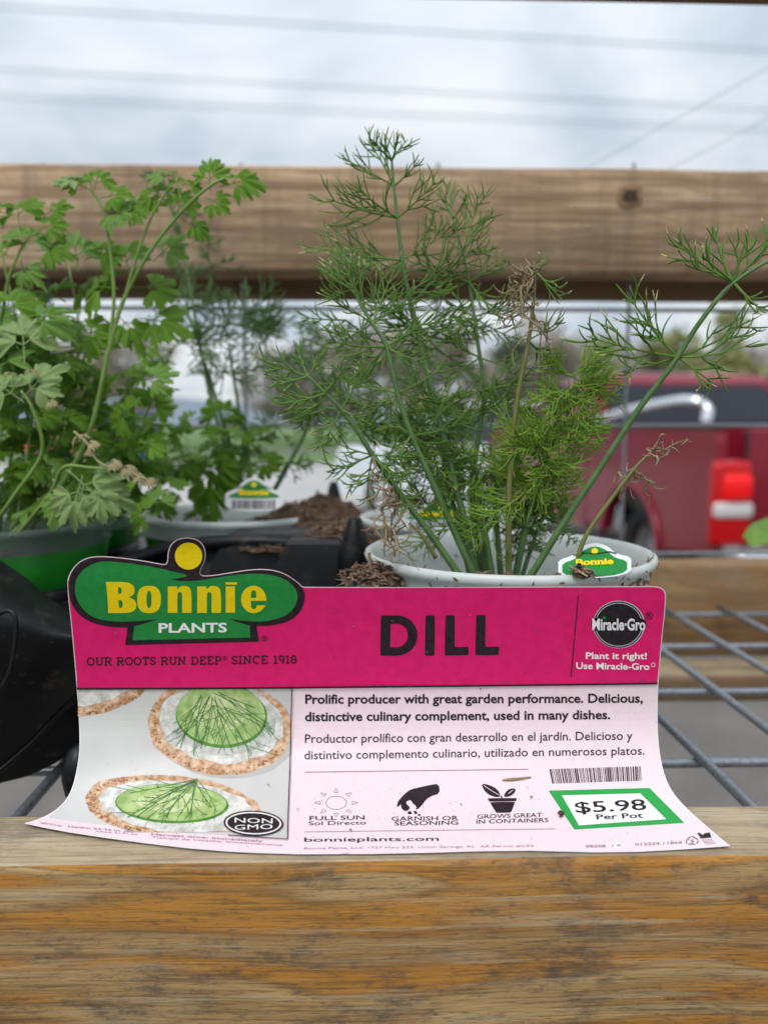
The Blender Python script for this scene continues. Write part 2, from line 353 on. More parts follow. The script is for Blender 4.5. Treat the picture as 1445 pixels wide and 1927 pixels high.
# ------------------------------------------------------------------ vehicles
M['maroon'] = mat('dark_red_car_paint', (.185, .004, .016), .3, (.21, .005, .019), 3, coat=.25, spec=.3)
M['glass'] = mat('tinted_glass', (.020, .024, .034), .12, spec=.4)
M['tyre'] = mat('tyre_rubber', (.012, .012, .013), .85, (.02, .02, .02), 40, .3)
M['rimm'] = mat('alloy', (.35, .35, .37), .3, metal=.8)
M['chrome'] = mat('bright_chrome', (.75, .77, .80), .13, metal=.85)
M['lens_red'] = mat('red_lens', (.50, .002, .004), .2, coat=.15, spec=.3)
M['lens_bright'] = mat('bright_red_lens', (.95, .006, .006), .2, coat=.15, spec=.3)
M['lens_white'] = mat('clear_lens', (.62, .58, .58), .12, coat=.5)
M['darktrim'] = mat('dark_trim', (.018, .018, .02), .5, (.03, .03, .03), 30)
def tri_fill(loops, lat=None):
    vs_, ed = [], []
    for L in loops:
        b = len(vs_); vs_ += [Vector((p[0], p[1])) for p in L]; ed += [(b+i, b+(i+1) % len(L)) for i in range(len(L))]
    if lat: vs_ += [Vector(p) for p in lat]
    ov, oe, of, *_ = delaunay_2d_cdt(vs_, ed, [], 0, 1e-6)
    def inside(x, y):
        c = False
        for L in loops:
            n = len(L); j = n-1
            for i in range(n):
                xi, yi = L[i][0], L[i][1]; xj, yj = L[j][0], L[j][1]
                if (yi > y) != (yj > y) and x < (xj-xi)*(y-yi)/(yj-yi)+xi: c = not c
                j = i
        return c
    fs = []
    for f in of:
        cx = sum(ov[i][0] for i in f)/len(f); cy = sum(ov[i][1] for i in f)/len(f)
        if inside(cx, cy): fs.append(tuple(f))
    return [(v[0], v[1]) for v in ov], fs
def xf(o, ang): o.rotation_euler.z = ang
def side_panel(loops, x, th, sgn):                  # profile in (y, z) given thickness in x
    v2, fs = tri_fill(loops); m = MB(); n = len(v2)
    m.V = [(x, a, b) for a, b in v2]+[(x-sgn*th, a, b) for a, b in v2]
    for f in fs: m.face(list(f)); m.face([i+n for i in f][::-1])
    for L in loops:
        b = len(m.V); k = len(L)
        for a_, b_ in L: m.V.append((x, a_, b_)); m.V.append((x-sgn*th, a_, b_))
        for i in range(k): j = (i+1) % k; m.face([b+2*i, b+2*j, b+2*j+1, b+2*i+1])
    return m
def arc(cx, cz, r, a0, a1, n=14): return [(cx+r*cos(a0+(a1-a0)*i/n), cz+r*sin(a0+(a1-a0)*i/n)) for i in range(n+1)]
def wheel(t, x, y, r, wd, sgn):
    a = MB()
    def disc(prof, m):
        b = len(m.V); n = 32
        for rr, xx in prof:
            for j in range(n): m.V.append((x+sgn*xx, y+rr*cos(2*pi*j/n), r+rr*sin(2*pi*j/n)))
        for i in range(len(prof)-1):
            for j in range(n): m.face([b+i*n+j, b+i*n+(j+1) % n, b+(i+1)*n+(j+1) % n, b+(i+1)*n+j])
    disc([(r*.62, -wd/2), (r*.95, -wd/2), (r, -wd*.35), (r, wd*.35), (r*.95, wd/2), (r*.64, wd/2), (r*.62, wd*.3)], a)
    o = a.build('wheel', M['tyre'], None, True); o.parent = t
    b = MB(); disc([(r*.62, wd*.3), (r*.5, wd*.12), (r*.2, wd*.2), (0.01, wd*.22)], b)
    q = b.build('rim', M['rimm'], None, True); q.parent = o
def put(mb, name, m, t, smooth=False):
    o = mb.build(name, m, None, smooth); o.parent = t; return o
# pickup: local x across (width), y forward, origin on the ground under the tail centre
c0 = P(1415, 900, 4.73); ang = radians(6.0)
TW = 1.98
t = thing('pickup_truck', (c0.x+TW/2*cos(ang)-.235, 4.70+TW/2*sin(ang), 0), 'dark red pickup truck with a silver rail over its bed parked behind the rack', 'truck')
t.rotation_euler.z = ang
W2 = TW/2
for sg in (-1, 1):
    # bed side with the wheel arch cut out
    L = [(0.0, .62), (.02, 1.30), (.05, 1.385), (2.15, 1.40), (2.15, .55)]+arc(1.22, .44, .50, radians(12), radians(168), 16)+[(.62, .55)]
    put(side_panel([L], sg*W2, .07, sg), 'bed_side', M['maroon'], t)
    put(MB().box((sg*(W2-.035), 1.08, 1.40), (.09, 2.1, .03), bev=.012), 'bed_rail_cap', M['darktrim'], t, True)
    lip = MB(); lip.tube([(sg*(W2+.008), a, b) for a, b in arc(1.22, .44, .52, radians(6), radians(174), 18)], .026, 8); put(lip, 'arch_lip', M['maroon'], t, True)
    cab = [(2.19, .50), (2.19, 1.40), (4.35, 1.40), (5.75, 1.30), (5.95, 1.05), (5.95, .5)]+arc(5.05, .44, .50, radians(10), radians(170), 14)+[(4.5, .5)]
    put(side_panel([cab], sg*W2, .08, sg), 'cab_side', M['maroon'], t)
    put(side_panel([[(2.75, 1.43), (2.75, 1.80), (3.45, 1.80), (3.95, 1.43)]], sg*(W2-.075), .02, sg), 'side_window', M['glass'], t)
    wheel(t, sg*(W2-.24), 1.22, .40, .26, sg); wheel(t, sg*(W2-.15), 5.05, .40, .26, sg)
    put(MB().box((sg*(W2+.10), 3.9, 1.5), (.18, .1, .2), bev=.03), 'wing_mirror', M['darktrim'], t, True)
    # tail light: red, bright dome, clear band, red
    x = sg*(W2-.075); tl = thing('taillight', (0, 0, 0)); tl.parent = t
    q = MB().box((x-sg*.012, -.012, .93), (.255, .10, .53), bev=.045); o = q.build('housing', M['lens_red'], None, True); o.parent = tl
    q = MB().box((x-sg*.03, -.055, 1.03), (.19, .09, .17), bev=.042); o = q.build('brake_lens', M['lens_bright'], None, True); o.parent = tl
    q = MB().box((x-sg*.012, -.050, .895), (.25, .06, .10), bev=.028); o = q.build('reversing_lens', M['lens_white'], None, True); o.parent = tl
put(MB().box((0, .03, 1.02), (TW-.38, .07, .74), bev=.02), 'tailgate', M['maroon'], t, True)
put(MB().box((0, -.008, .70), (TW-.44, .02, .012)), 'tailgate_seam', M['darktrim'], t)
for sx in (-1, 1): put(MB().box((sx*(TW/2-.185), -.004, 1.02), (.012, .02, .74)), 'tailgate_seam', M['darktrim'], t)
put(MB().box((0, -.03, 1.12), (.22, .05, .06), bev=.012), 'tailgate_handle', M['chrome'], t, True)
put(MB().box((0, -.10, .55), (TW-.1, .2, .19), bev=.04), 'bumper', M['chrome'], t, True)
put(MB().box((0, 1.1, .78), (TW-.2, 2.15, .06)), 'bed_floor', M['darktrim'], t)
put(MB().box((0, 2.14, 1.08), (TW-.14, .05, .62)), 'bed_front', M['maroon'], t)
# cab roof and pillars as a tapering shell, back window in it
q = MB()
def cabsec(z, ins, y0, y1): return [(-W2+ins, y0, z), (W2-ins, y0, z), (W2-ins, y1, z), (-W2+ins, y1, z)]
secs = [cabsec(1.40, .05, 2.20, 4.35), cabsec(1.62, .09, 2.24, 4.0), cabsec(1.80, .16, 2.32, 3.55), cabsec(1.875, .24, 2.42, 3.40), cabsec(1.90, .45, 2.62, 3.2)]
for s_ in secs: q.V += s_
for i in range(4):
    for j in range(4): q.face([4*i+j, 4*i+(j+1) % 4, 4*i+4+(j+1) % 4, 4*i+4+j])
q.face([16, 17, 18, 19]); put(q, 'cab_roof', M['maroon'], t)
q = MB(); q.V = [(-W2+.17, 2.17, 1.43), (W2-.17, 2.17, 1.43), (W2-.22, 2.255, 1.70), (W2-.30, 2.285, 1.775), (-W2+.30, 2.285, 1.775), (-W2+.22, 2.255, 1.70)]
n_ = len(q.V); q.V += [(a, b+.03, c) for a, b, c in q.V]; q.face(list(range(n_))); q.face([n_+i for i in range(n_)][::-1])
for i in range(n_): j = (i+1) % n_; q.face([i, j, n_+j, n_+i])
put(q, 'rear_window', M['glass'], t)
q = MB(); q.V = [(-W2+.16, 4.32, 1.42), (W2-.16, 4.32, 1.42), (W2-.26, 3.56, 1.82), (-W2+.26, 3.56, 1.82)]; q.face([0, 1, 2, 3]); put(q, 'windscreen', M['glass'], t)
put(MB().box((0, 5.05, 1.30), (TW-.16, 1.5, .18), bev=.06), 'bonnet', M['maroon'], t, True)
put(MB().box((0, 5.92, .85), (TW-.1, .1, .6), bev=.04), 'front_end', M['chrome'], t, True)
# silver sport rail: rises from the bed side, runs forward and down
rl = MB()
rl.tube(curve([(-W2+.20, .52, 1.42), (-W2+.21, .55, 1.53), (-W2+.10, .66, 1.575), (-W2+.0, 1.3, 1.52), (-W2-.0, 2.0, 1.45)], 8), .038, 10)
put(rl, 'bed_rail', M['chrome'], t, True)
rl = MB(); rl.tube(curve([(W2-.20, .52, 1.42), (W2-.21, .55, 1.53), (W2-.10, .66, 1.575), (W2, 1.3, 1.52), (W2, 2.0, 1.45)], 8), .038, 10)
put(rl, 'bed_rail', M['chrome'], t, True)
def car(px, D, rot, paint, label, h=1.5, length=4.4):
    p = P(px, 800, D); t = thing('parked_car', (p.x, D, 0), label, 'car'); t.rotation_euler.z = rot
    s = h/1.5; q = MB(); Lh = length/2
    rows = [(.28, .0, .0), (.55, .0, .02), (.92, .04, .05), (1.0, .10, .09)]
    b = 0
    for z, iy, ix in rows: q.V += [(-.88+ix, -Lh+iy, z*s), (.88-ix, -Lh+iy, z*s), (.88-ix, Lh-iy, z*s*(.92 if z > .9 else 1)), (-.88+ix, Lh-iy, z*s*(.92 if z > .9 else 1))]
    for i in range(3):
        for j in range(4): q.face([4*i+j, 4*i+(j+1) % 4, 4*i+4+(j+1) % 4, 4*i+4+j])
    q.face([12, 13, 14, 15]); q.face([3, 2, 1, 0])
    put(q, 'body', paint, t)
    q = MB(); q.V = [(-.80, -Lh+.25, 1.0*s), (.80, -Lh+.25, 1.0*s), (.80, Lh*.45, .95*s), (-.80, Lh*.45, .95*s), (-.62, -Lh+.75, 1.46*s), (.62, -Lh+.75, 1.46*s), (.62, Lh*.02, 1.46*s), (-.62, Lh*.02, 1.46*s)]
    for f in ((0,1,5,4),(1,2,6,5),(2,3,7,6),(3,0,4,7)): q.face(list(f))
    put(q, 'window_band', M['glass'], t)
    put(MB().box((0, (-Lh+.75)/2+Lh*.01, 1.48*s), (1.26, Lh*.75, .05*s), bev=.02), 'roof', paint, t, True)
    for sx in (-1, 1):
        wheel(t, sx*.78, -Lh*.62, .32, .2, sx); wheel(t, sx*.78, Lh*.62, .32, .2, sx)
        put(MB().box((sx*.68, -Lh+.01, .78*s), (.3, .06, .14), bev=.02), 'taillight', M['lens_red'], t, True)
M['salmon'] = mat('faded_red_paint', (.50, .09, .06), .4, (.42, .07, .05), 3); M['blue'] = mat('blue_paint', (.02, .07, .30), .35, (.03, .09, .36), 3); M['white'] = mat('white_paint', (.62, .66, .70), .35, (.55, .6, .64), 3)
car(150, 30, radians(78), M['salmon'], 'faded red van far across the car park behind the parsley', 2.05)
car(250, 26, radians(20), M['blue'], 'small blue car beside the faded red van across the car park', 1.75)
car(905, 12.5, radians(70), M['white'], 'pale grey car seen through the dill across the car park', 1.75)

# ------------------------------------------------------------------ the display rack
YAW = radians(1.6)
def rk(x, y, z): return (x*cos(YAW)-y*sin(YAW), x*sin(YAW)+y*cos(YAW), CZ+z)
rack = thing('display_rack', (0, .45, 0), 'weathered wooden display rack with grey wire mesh shelves holding the herb trays', 'rack')
def board(name, x0, x1, y0, y1, z0, z1, mats, parent=rack, seed=0, r=.004, topm=None, warp=.0012):
    """a long board: rounded arrises, slightly uneven edges, grain along local X"""
    nx = 90; prof = []
    for (cy, cz, a0) in ((y1-r, z1-r, 0), (y0+r, z1-r, pi/2), (y0+r, z0+r, pi), (y1-r, z0+r, 3*pi/2)):
        for k in range(4): a = a0+k/3*pi/2; prof.append((cy+r*cos(a), cz+r*sin(a)))
    n = len(prof); mb = MB()
    for i in range(nx+1):
        x = x0+(x1-x0)*i/nx
        for a, b in prof:
            wy = noise.noise(Vector((x*9, a*7+seed, b*7)))*warp; wz = noise.noise(Vector((x*11, a*9, b*9+seed+5)))*warp*.8
            mb.V.append((x, a+wy, b+wz))
    for i in range(nx):
        for j in range(n):
            j2 = (j+1) % n; top = topm and prof[j][1] > z1-r*.35 and prof[j2][1] > z1-r*.35
            mb.face([i*n+j, i*n+j2, (i+1)*n+j2, (i+1)*n+j], 1 if top else 0)
    mb.face([j for j in range(n)][::-1]); mb.face([nx*n+j for j in range(n)])
    # local frame keeps X along the grain
    me = bpy.data.meshes.new(name); cx, cy, cz = (x0+x1)/2, (y0+y1)/2, (z0+z1)/2
    me.from_pydata([(v[0]-cx, v[1]-cy, v[2]-cz) for v in mb.V], [], mb.F)
    for mm in ([mats, topm] if topm else [mats]): me.materials.append(mm)
    me.polygons.foreach_set('material_index', mb.M); me.polygons.foreach_set('use_smooth', [True]*len(mb.F))
    o = bpy.data.objects.new(name, me); COL.objects.link(o); o.parent = parent
    o.location = Vector(rk(cx, cy, cz))-wloc(parent); o.rotation_euler.z = YAW
    return o
fb = board('front_board', -.75, .75, .2335, .2695, -.229, -.140, M['wood_front'], seed=1, topm=M['wood_top'], r=.0030)
ub = board('rear_upper_board', -.85, .85, .680, .718, .1305, .2185, M['wood_rear'], seed=2, r=.005)
board('backing_board', -.85, .85, .750, .785, .122, .200, M['wood_dark'], seed=3)
board('rear_lower_board', -.85, .85, .672, .708, -.209, -.124, M['wood_amber'], seed=4, r=.004)
board('cleat_board', -.85, .85, .618, .668, -.232, -.208, M['wood_dark'], seed=5, topm=M['wood_top'])
for x in (-.80, .80):
    for y in (.30, .73): board('post', x-.045, x+.045, y-.019, y+.019, -CZ+.003, .95, M['wood_rear'], seed=x*7+y)
# knots: slightly sunk dark plugs in the upper board, ring of compressed grain round each
def knot(px, py, r, Y=.6772):
    c = P(px, py, Y+(px-722)/1449*.68*tan(YAW)+.0005)
    for rr, mm, dz, nm in ((r*1.75, 'knot_ring', 0.0002, 'knot_ring'), (r, 'knot', .0009, 'knot')):
        m = MB(); b = 0; n = 22
        m.V.append((c.x, c.y-dz, c.z))
        for j in range(n):
            a = 2*pi*j/n; q = rr*(1+.42*noise.noise(Vector((cos(a)*2+px, sin(a)*2, rr*90))))
            m.V.append((c.x+cos(a)*q*1.25, c.y-dz+.0006*(0 if nm == 'knot' else 1), c.z+sin(a)*q))
        for j in range(n): m.face([0, 1+j, 1+(j+1) % n])
        m.build(nm, M[mm], rack)
# wire shelf under the pots, 50 x 100 mm cells
ws = thing('wire_shelf', rk(0, .45, -.160)); ws.location = Vector(ws.location)-Vector(rack.location); ws.parent = rack
def wire(p, q, r, mm, parent, bend=.0006, seed=0):
    p, q = Vector(p), Vector(q); pts = []
    for i in range(9):
        t_ = i/8; v = p.lerp(q, t_); v += Vector((noise.noise(Vector((t_*3, seed, 1))), 0, noise.noise(Vector((t_*3, seed, 9)))))*bend; pts.append(v)
    m = MB(); m.tube(pts, r, 8); return m.build('wire', mm, parent, True)
for i in range(-15, 16):
    x = .0105+i*.0508; wire(rk(x, .262, -.160), rk(x, .662, -.160), .0024, M['galv'], ws, seed=i)
for j, y in enumerate((.27+.0, .356, .4555, .553, .650)): wire(rk(-.76, y, -.1642), rk(.76, y, -.1642), .0024, M['galv'], ws, .0004, seed=40+j)
# wire panel across the back
wp = thing('wire_back_panel', rk(0, .72, 0)); wp.location = Vector(wp.location)-Vector(rack.location); wp.parent = rack
for i, px in enumerate((-245, 110, 465, 820, 1172, 1530)):
    x = (px-722.5)/1449*.742/cos(PITCH)*.995; wire((x, .742, CZ-.150), (x, .742, CZ+.24), .0018, M['galv'], wp, seed=70+i)
for j, z in enumerate((.108, -.0005, -.1255, .232)): wire(rk(-.8, .7385, z), rk(.8, .7385, z), .0019, M['galv'], wp, .0004, seed=80+j)
# wire mesh of the shelf above, turned a little
us = thing('overhead_cover', (0, .6, CZ+.285)); us.location = Vector(us.location)-Vector(rack.location); us.parent = rack
H2 = CZ+.285
def through(a, b, k0, k1): d = b-a; return a+d*k0, a+d*k1
for i, (ya, yb) in enumerate(((14, 96), (131, 207), (182, 246))):
    a, b = through(Pz(0, ya, H2), Pz(1445, yb, H2), -.35, 1.4); wire(a, b, (.0036, .0040, .0050)[i], M['film_wire'], us, .0006, 90+i).name = 'translucent_rib'
for i, (x0, y0, x1, y1) in enumerate(((1445, 128, 1130, 302), (1445, 222, 1270, 312))):
    a, b = through(Pz(x0, y0, H2+.002), Pz(x1, y1, H2+.002), -.5, 1.3); wire(a, b, (.0022, .0025, .0030)[i], M['film_wire'], us, .0006, 95+i).name = 'translucent_rib'
a, b = through(P(700, -4, .53), P(1445, 10, .545), -1.2, 1.6); ax = (b-a).normalized(); yv = Vector((-ax.y, ax.x, 0)).normalized()
m = MB()
for p in (a, b):
    for dy, dz in ((0, 0), (.038, 0), (.038, .085), (0, .085)): m.V.append(tuple(p-yv*.038+yv*dy+Vector((0, 0, dz))))
for f in ((0,1,2,3),(7,6,5,4),(0,4,5,1),(1,5,6,2),(2,6,7,3),(3,7,4,0)): m.face(list(f))
m.build('overhead_front_board', M['wood_dark'], rack)
knot(1186, 367, .0050); knot(210, 396, .0042)
# ------------------------------------------------------------------ black pot tray
ZR = CZ-.057                                        # pot rims
tray = thing('pot_tray', (-.10, .40, CZ-.158), 'black moulded plastic pot tray with pegs and raised ribs, dusted with potting mix', 'tray')
DZ = CZ-.088
cells = [(.0575, .354), (-.076, .380), (-.212, .412), (-.350, .44), (.040, .487), (-.103, .508), (-.235, .535), (-.37, .56)]
CR = .056
dk = [(-.50, .350), (-.28, .343), (-.16, .336), (-.08, .315), (.0, .2985), (.035, .2935), (.06, .2925), (.083, .2985), (.101, .314), (.1155, .34), (.117, .37), (.118, .45), (.105, .560), (-.10, .595), (-.50, .66)]
loops = [dk]+[[(cx+CR*cos(2*pi*i/40), cy+CR*sin(2*pi*i/40)) for i in range(40)] for cx, cy in cells]
v2, fs = tri_fill(loops); m = MB(); n = len(v2); m.V = [(a, b, DZ) for a, b in v2]+[(a, b, DZ-.0016) for a, b in v2]
for f in fs: m.face(list(f)); m.face([i+n for i in f][::-1])
m.build('deck', M['black'], tray)
m = MB(); per = curve([(a, b, 0) for a, b in dk+[dk[0]]], 6); b0 = 0      # rolled skirt
for k, (off, dz) in enumerate(((0, .0), (0.003, .002), (.006, 0.0), (.0075, -.006), (.0085, -.024))):
    for p in per:
        c = Vector((-.19, .44, 0)); d = (p-c); d.z = 0; d.normalize(); q = p+d*off; m.V.append((q.x, q.y, DZ+dz))
k = len(per)
for r_ in range(4):
    for i in range(k-1): m.face([r_*k+i, r_*k+i+1, (r_+1)*k+i+1, (r_+1)*k+i])
m.build('skirt', M['black'], tray, True)
for cx, cy in cells:
    m = MB(); prof = [(CR+.0045, .0), (CR+.0045, .0040), (CR+.002, .0062), (CR-.001, .0040), (CR-.0015, -.004), (CR-.006, -.030), (CR-.013, -.060), (CR-.019, -.0665), (CR-.030, -.0690), (.004, -.0690), (0.001, -.0690)]
    m.lathe((cx, cy, DZ), prof, 44); m.lathe((cx, cy, DZ), [(r_+.0016, z_-.0016) for r_, z_ in prof[4:]], 44)
    m.build('cup', M['black'], tray, True, org=(cx, cy, DZ))
def peg(px, py, Y, top, rb=.0085, h=.040):
    c = P(px, py, Y); m = MB(); z0 = DZ
    hh = (top-z0); m.lathe((c.x, Y, z0), [(rb*1.05, 0), (rb, hh*.45), (rb*.98, hh*.52), (rb*.62, hh*.80), (rb*.40, hh*.96), (rb*.30, hh*.995), (.0002, hh)], 22)
    m.build('peg', M['black'], tray, True, org=(c.x, Y, z0))
peg(668, 1000, .395, P(668, 973, .395).z, .0092)
peg(628, 920, .60, P(628, 906, .60).z, .008); peg(-40, 1000, .44, CZ-.05)
# raised ribs bridging the cups
def rib(name, pts, y0, y1, zt, zb=None):            # trapezoid block given by x at base and top
    m = MB(); xa, xb, xc, xd = pts; zb = zb or DZ+.001; g = .004
    rows = [[(xa, y0, zb), (xd, y0, zb), (xd, y1, zb), (xa, y1, zb)], [(xb-.001, y0+g, zt-.0022), (xc+.001, y0+g, zt-.0022), (xc+.001, y1-g, zt-.0022), (xb-.001, y1-g, zt-.0022)], [(xb+.0012, y0+g+.002, zt), (xc-.0012, y0+g+.002, zt), (xc-.0012, y1-g-.002, zt), (xb+.0012, y1-g-.002, zt)]]
    for r_ in rows: m.V += r_
    for i in range(2):
        for j in range(4): m.face([4*i+j, 4*i+(j+1) % 4, 4*i+4+(j+1) % 4, 4*i+4+j])
    m.face([8, 9, 10, 11]); return m.build(name, M['black'], tray)
def xat(px, Y): return (px-722.5)/F_PX*Y
Yr = .438
rib('raised_rib', (xat(385, Yr), xat(432, Yr), xat(620, Yr), xat(675, Yr)), .425, .462, P(500, 1004, .428).z)
rib('raised_rib', (xat(500, .41), xat(540, .41), xat(640, .41), xat(690, .41)), .402, .424, P(560, 1018, .404).z)
rib('raised_rib', (xat(650, .315), xat(668, .315), xat(735, .315), xat(760, .315)), .300, .335, P(700, 1098, .304).z)
# sweeping rib: the arc seen behind the emblem of the card
m = MB(); arcp = [(-.076+.0700*cos(a), .368+.064*sin(a), DZ+.0225-.010*abs(cos(a))**3) for a in [radians(8+i*164/24) for i in range(25)]]
m.tube(arcp, .0042, 8); 
for i in range(24):
    a, b = arcp[i], arcp[i+1]; k = len(m.V); m.V += [a, b, (b[0]*1.0, b[1]+.004, DZ), (a[0], a[1]+.004, DZ), (b[0], b[1]-.004, DZ), (a[0], a[1]-.004, DZ)]; m.face([k, k+1, k+2, k+3]); m.face([k+1, k, k+5, k+4])
m.build('curved_rib', M['black'], tray, True)
# big rounded front corner of the tray at the near end, with the cup wall below it
TOPL = [(-200, 1000), (-60, 1030), (0, 1053), (19, 1066), (56, 1091), (81, 1116), (120, 1142), (170, 1165), (240, 1180)]
BOTL = [(-200, 1560), (-60, 1492), (0, 1450), (60, 1398), (110, 1345), (145, 1312), (240, 1240)]
def linT(T, x):
    for (a, p), (b, q) in zip(T, T[1:]):
        if x <= b: return p+(q-p)*max(0, (x-a))/(b-a)
    return T[-1][1]
m = MB()
def corner(u, v):
    px = -200+420*u; yt, yb = linT(TOPL, px), linT(BOTL, px); py = yt+(yb-yt)*v
    Y = .345-.048*sin(min(1, v*3.2)*pi/2)+.018*v*v+.006*sin(px/60.)*v+.010*(px/200.)
    return P(px, py, Y)
m.grid(corner, 44, 24); m.build('front_wall', M['black'], tray, True)
m = MB(); m.tube([tuple(corner(.02+.96*k/24, 1.0)) for k in range(25)], .0014, 8); m.build('wall_edge_bead', M['black'], tray, True)
m = MB(); m.tube(curve([P(-30, 1180, .296), P(10, 1150, .294), P(30, 1165, .2925), P(26, 1230, .292), P(14, 1275, .292), P(-10, 1310, .293)], 8), .0009, 8); m.build('moulding_line', M['black'], tray, True)
BOT2 = [(-200, 1540), (-60, 1500), (0, 1474), (50, 1462), (90, 1444), (120, 1428), (170, 1390), (240, 1330)]
m = MB(); m.grid(lambda u, v: P(-200+420*u, linT(BOTL, -200+420*u)-40+(linT(BOT2, -200+420*u)+40-linT(BOTL, -200+420*u))*v, .332+.008*v), 30, 10); m.build('cup_wall', M['black'], tray, True)
fp = P(140, 1400, .293); fz = P(140, 1512, .293).z
m = MB(); hh = fp.z-fz; m.lathe((fp.x+.002, .293, fz), [(.0004, 0), (.0042, .0006), (.0062, hh*.2), (.0072, hh*.45), (.0066, hh*.7), (.004, hh*.95), (.0004, hh)], 20); m.build('foot', M['black'], tray, True)

# ------------------------------------------------------------------ pots
def soil_disc(c, r, z, parent, seed=0, amp=.004):
    m = MB()
    def f(u, v):
        a = 2*pi*v; rr = r*u; x, y = c[0]+rr*cos(a), c[1]+rr*sin(a)
        return (x, y, z+amp*noise.noise(Vector((x*90, y*90, seed)))+amp*.8*noise.noise(Vector((x*260, y*260, seed))))
    m.grid(f, 14, 44); o = m.build('potting_soil', M['soil'], parent, True); return o
POTP = lambda R_: [(R_*.70, -.093), (R_*.72, -.0925), (R_*.905, -.022), (R_*.915, -.0135), (R_*.955, -.0128), (R_*.962, -.0120), (R_*.955, -.0062), (R_*.985, -.0048), (R_, -.0040), (R_+.0007, -.0024), (R_+.0003, -.0007), (R_-.0010, 0), (R_-.0024, -.0006), (R_-.0036, -.0024), (R_*.915, -.0062), (R_*.895, -.015), (R_*.74, -.08)]
def pot(c, R_, mats, label, band=None, flakes=0, seed=0, zr=ZR):
    t = thing('plant_pot', (c[0], c[1], zr-.093), label, 'plant pot')
    m = MB(); m.lathe((c[0], c[1], zr), POTP(R_), 96); m.face([i for i in range(96)][::-1]); m.build('shell', mats, t, True)
    if band:
        m = MB(); m.lathe((c[0], c[1], zr), [(R_*.930, -.0128), (R_*.934, -.0135), (R_*.778, -.074), (R_*.770, -.074)], 64); m.build('printed_sleeve', M['greenband'], t, True)
    soil_disc(c, R_*.862, zr-.028, t, seed)
    if flakes:
        r = random.Random(seed); m = MB()
        for i in range(flakes):
            a = r.gauss(-pi/2+.45, .75) if r.random() < .75 else r.uniform(0, 2*pi)
            h = r.choice((.0005, .0005, -.003, -.007, -.008, -.0095, -.011, -.0075, -.009)); 
            rr = (R_+.0006 if h > -.005 else R_*.959)+.0003
            if h > -.002: rr = R_-.0016; h = .0004
            if r.random() < .12: rr, h = R_*.89, -.012
            h += r.uniform(-.0008, .0008) if h < -.002 else 0
            p = Vector((c[0]+rr*cos(a), c[1]+rr*sin(a), zr+h)); s = r.uniform(.0003, .0010)*(1.8 if r.random() < .12 else 1)
            tan_ = Vector((-sin(a), cos(a), 0)); u = (tan_*r.gauss(0, 1)+Vector((0, 0, 1))*r.gauss(0, .6)).normalized(); nrm = Vector((cos(a), sin(a), .3)).normalized(); v = u.cross(nrm).normalized()
            b = len(m.V); L = s*r.uniform(1, 3)
            m.V += [tuple(p+u*L), tuple(p+v*s*.5), tuple(p-u*L), tuple(p-v*s*.5), tuple(p+nrm*s*.6)]
            for f in ((0,1,4),(1,2,4),(2,3,4),(3,0,4)): m.face([b+i for i in f])
        o = m.build('dirt_flakes', M['bark'], t); tag(o, kind='stuff')
    return t
A = (.0572, .3535)
pot(A, .0655, M['potwhite'], 'frosted white plastic pot with dirt flecked rim holding the tall dill behind the card', flakes=340, seed=3)
B_ = (-.212, .412); pot(B_, .0640, M['rimclear'], 'milky clear cup with a green printed sleeve holding the withered parsley', band=1, seed=5, zr=CZ-.050)
C_ = (-.100, .512); pot(C_, .062, M['potwhite'], 'white pot with an upright barcode tag standing behind the empty tray cell', band=1, seed=6)
D_ = (.045, .488); pot(D_, .060, M['potwhite'], 'white pot mostly hidden directly behind the dirt flecked pot', seed=7)
E_ = (-.232, .540); pot(E_, .062, M['rimclear'], 'clear cup with green sleeve in the second row behind the withered parsley', band=1, seed=8)

# loose potting mix on the tray
def heap(c, r, h, seed, label, nshred=260, parent=None):
    m = MB(); rr_ = random.Random(seed)
    def f(u, v):
        a = 2*pi*v; k = u; x = c[0]+r[0]*k*cos(a); y = c[1]+r[1]*k*sin(a)
        return (x, y, c[2]+h*(1-k**1.7)*(1+.5*noise.noise(Vector((x*60, y*60, seed))))+.0028*noise.noise(Vector((x*210, y*210, seed+3)))-.002*k)
    m.grid(f, 16, 40)
    for i in range(nshred):
        a = rr_.uniform(0, 2*pi); k = sqrt(rr_.random())*1.03; p = Vector(f(min(k, 1), a/(2*pi)))+Vector((0, 0, rr_.uniform(.0, .0016)))
        u = Vector((rr_.gauss(0, 1), rr_.gauss(0, 1), rr_.gauss(0, .35))).normalized(); L = rr_.uniform(.0006, .0040)*(1.5 if rr_.random() < .08 else 1); w_ = rr_.uniform(.0003, .0012); v = u.cross(Vector((0, 0, 1))).normalized()
        b = len(m.V); up = Vector((0, 0, w_*.7)); mi = 1 if rr_.random() < .75 else (2 if rr_.random() < .25 else 0)
        m.V += [tuple(p-u*L-v*w_*.4), tuple(p-u*L*.8+v*w_), tuple(p+u*L+v*w_*.5), tuple(p+u*L*.9-v*w_), tuple(p+up+u*L*.1)]
        for q in ((0,1,4),(1,2,4),(2,3,4),(3,0,4)): m.face([b+z for z in q], mi)
    o = m.build('loose_soil', [M['soil'], M['bark'], M['barklight']], None, False, org=c)
    return tag(o, label, 'soil', kind='stuff')
heap((P(590, 950, .50).x, .500, CZ-.072), (.058, .048), .023, 11, 'heap of spilled potting mix between the rear pots', 900)
heap((P(640, 1000, .43).x, .432, DZ+.018), (.034, .024), .014, 12, 'heap of spilled potting mix beside the tray peg', 700)
heap((P(700, 1085, .31).x, .316, P(700, 1098, .304).z), (.013, .013), .005, 13, 'pinch of bark crumbs on the rib against the pot', 260)
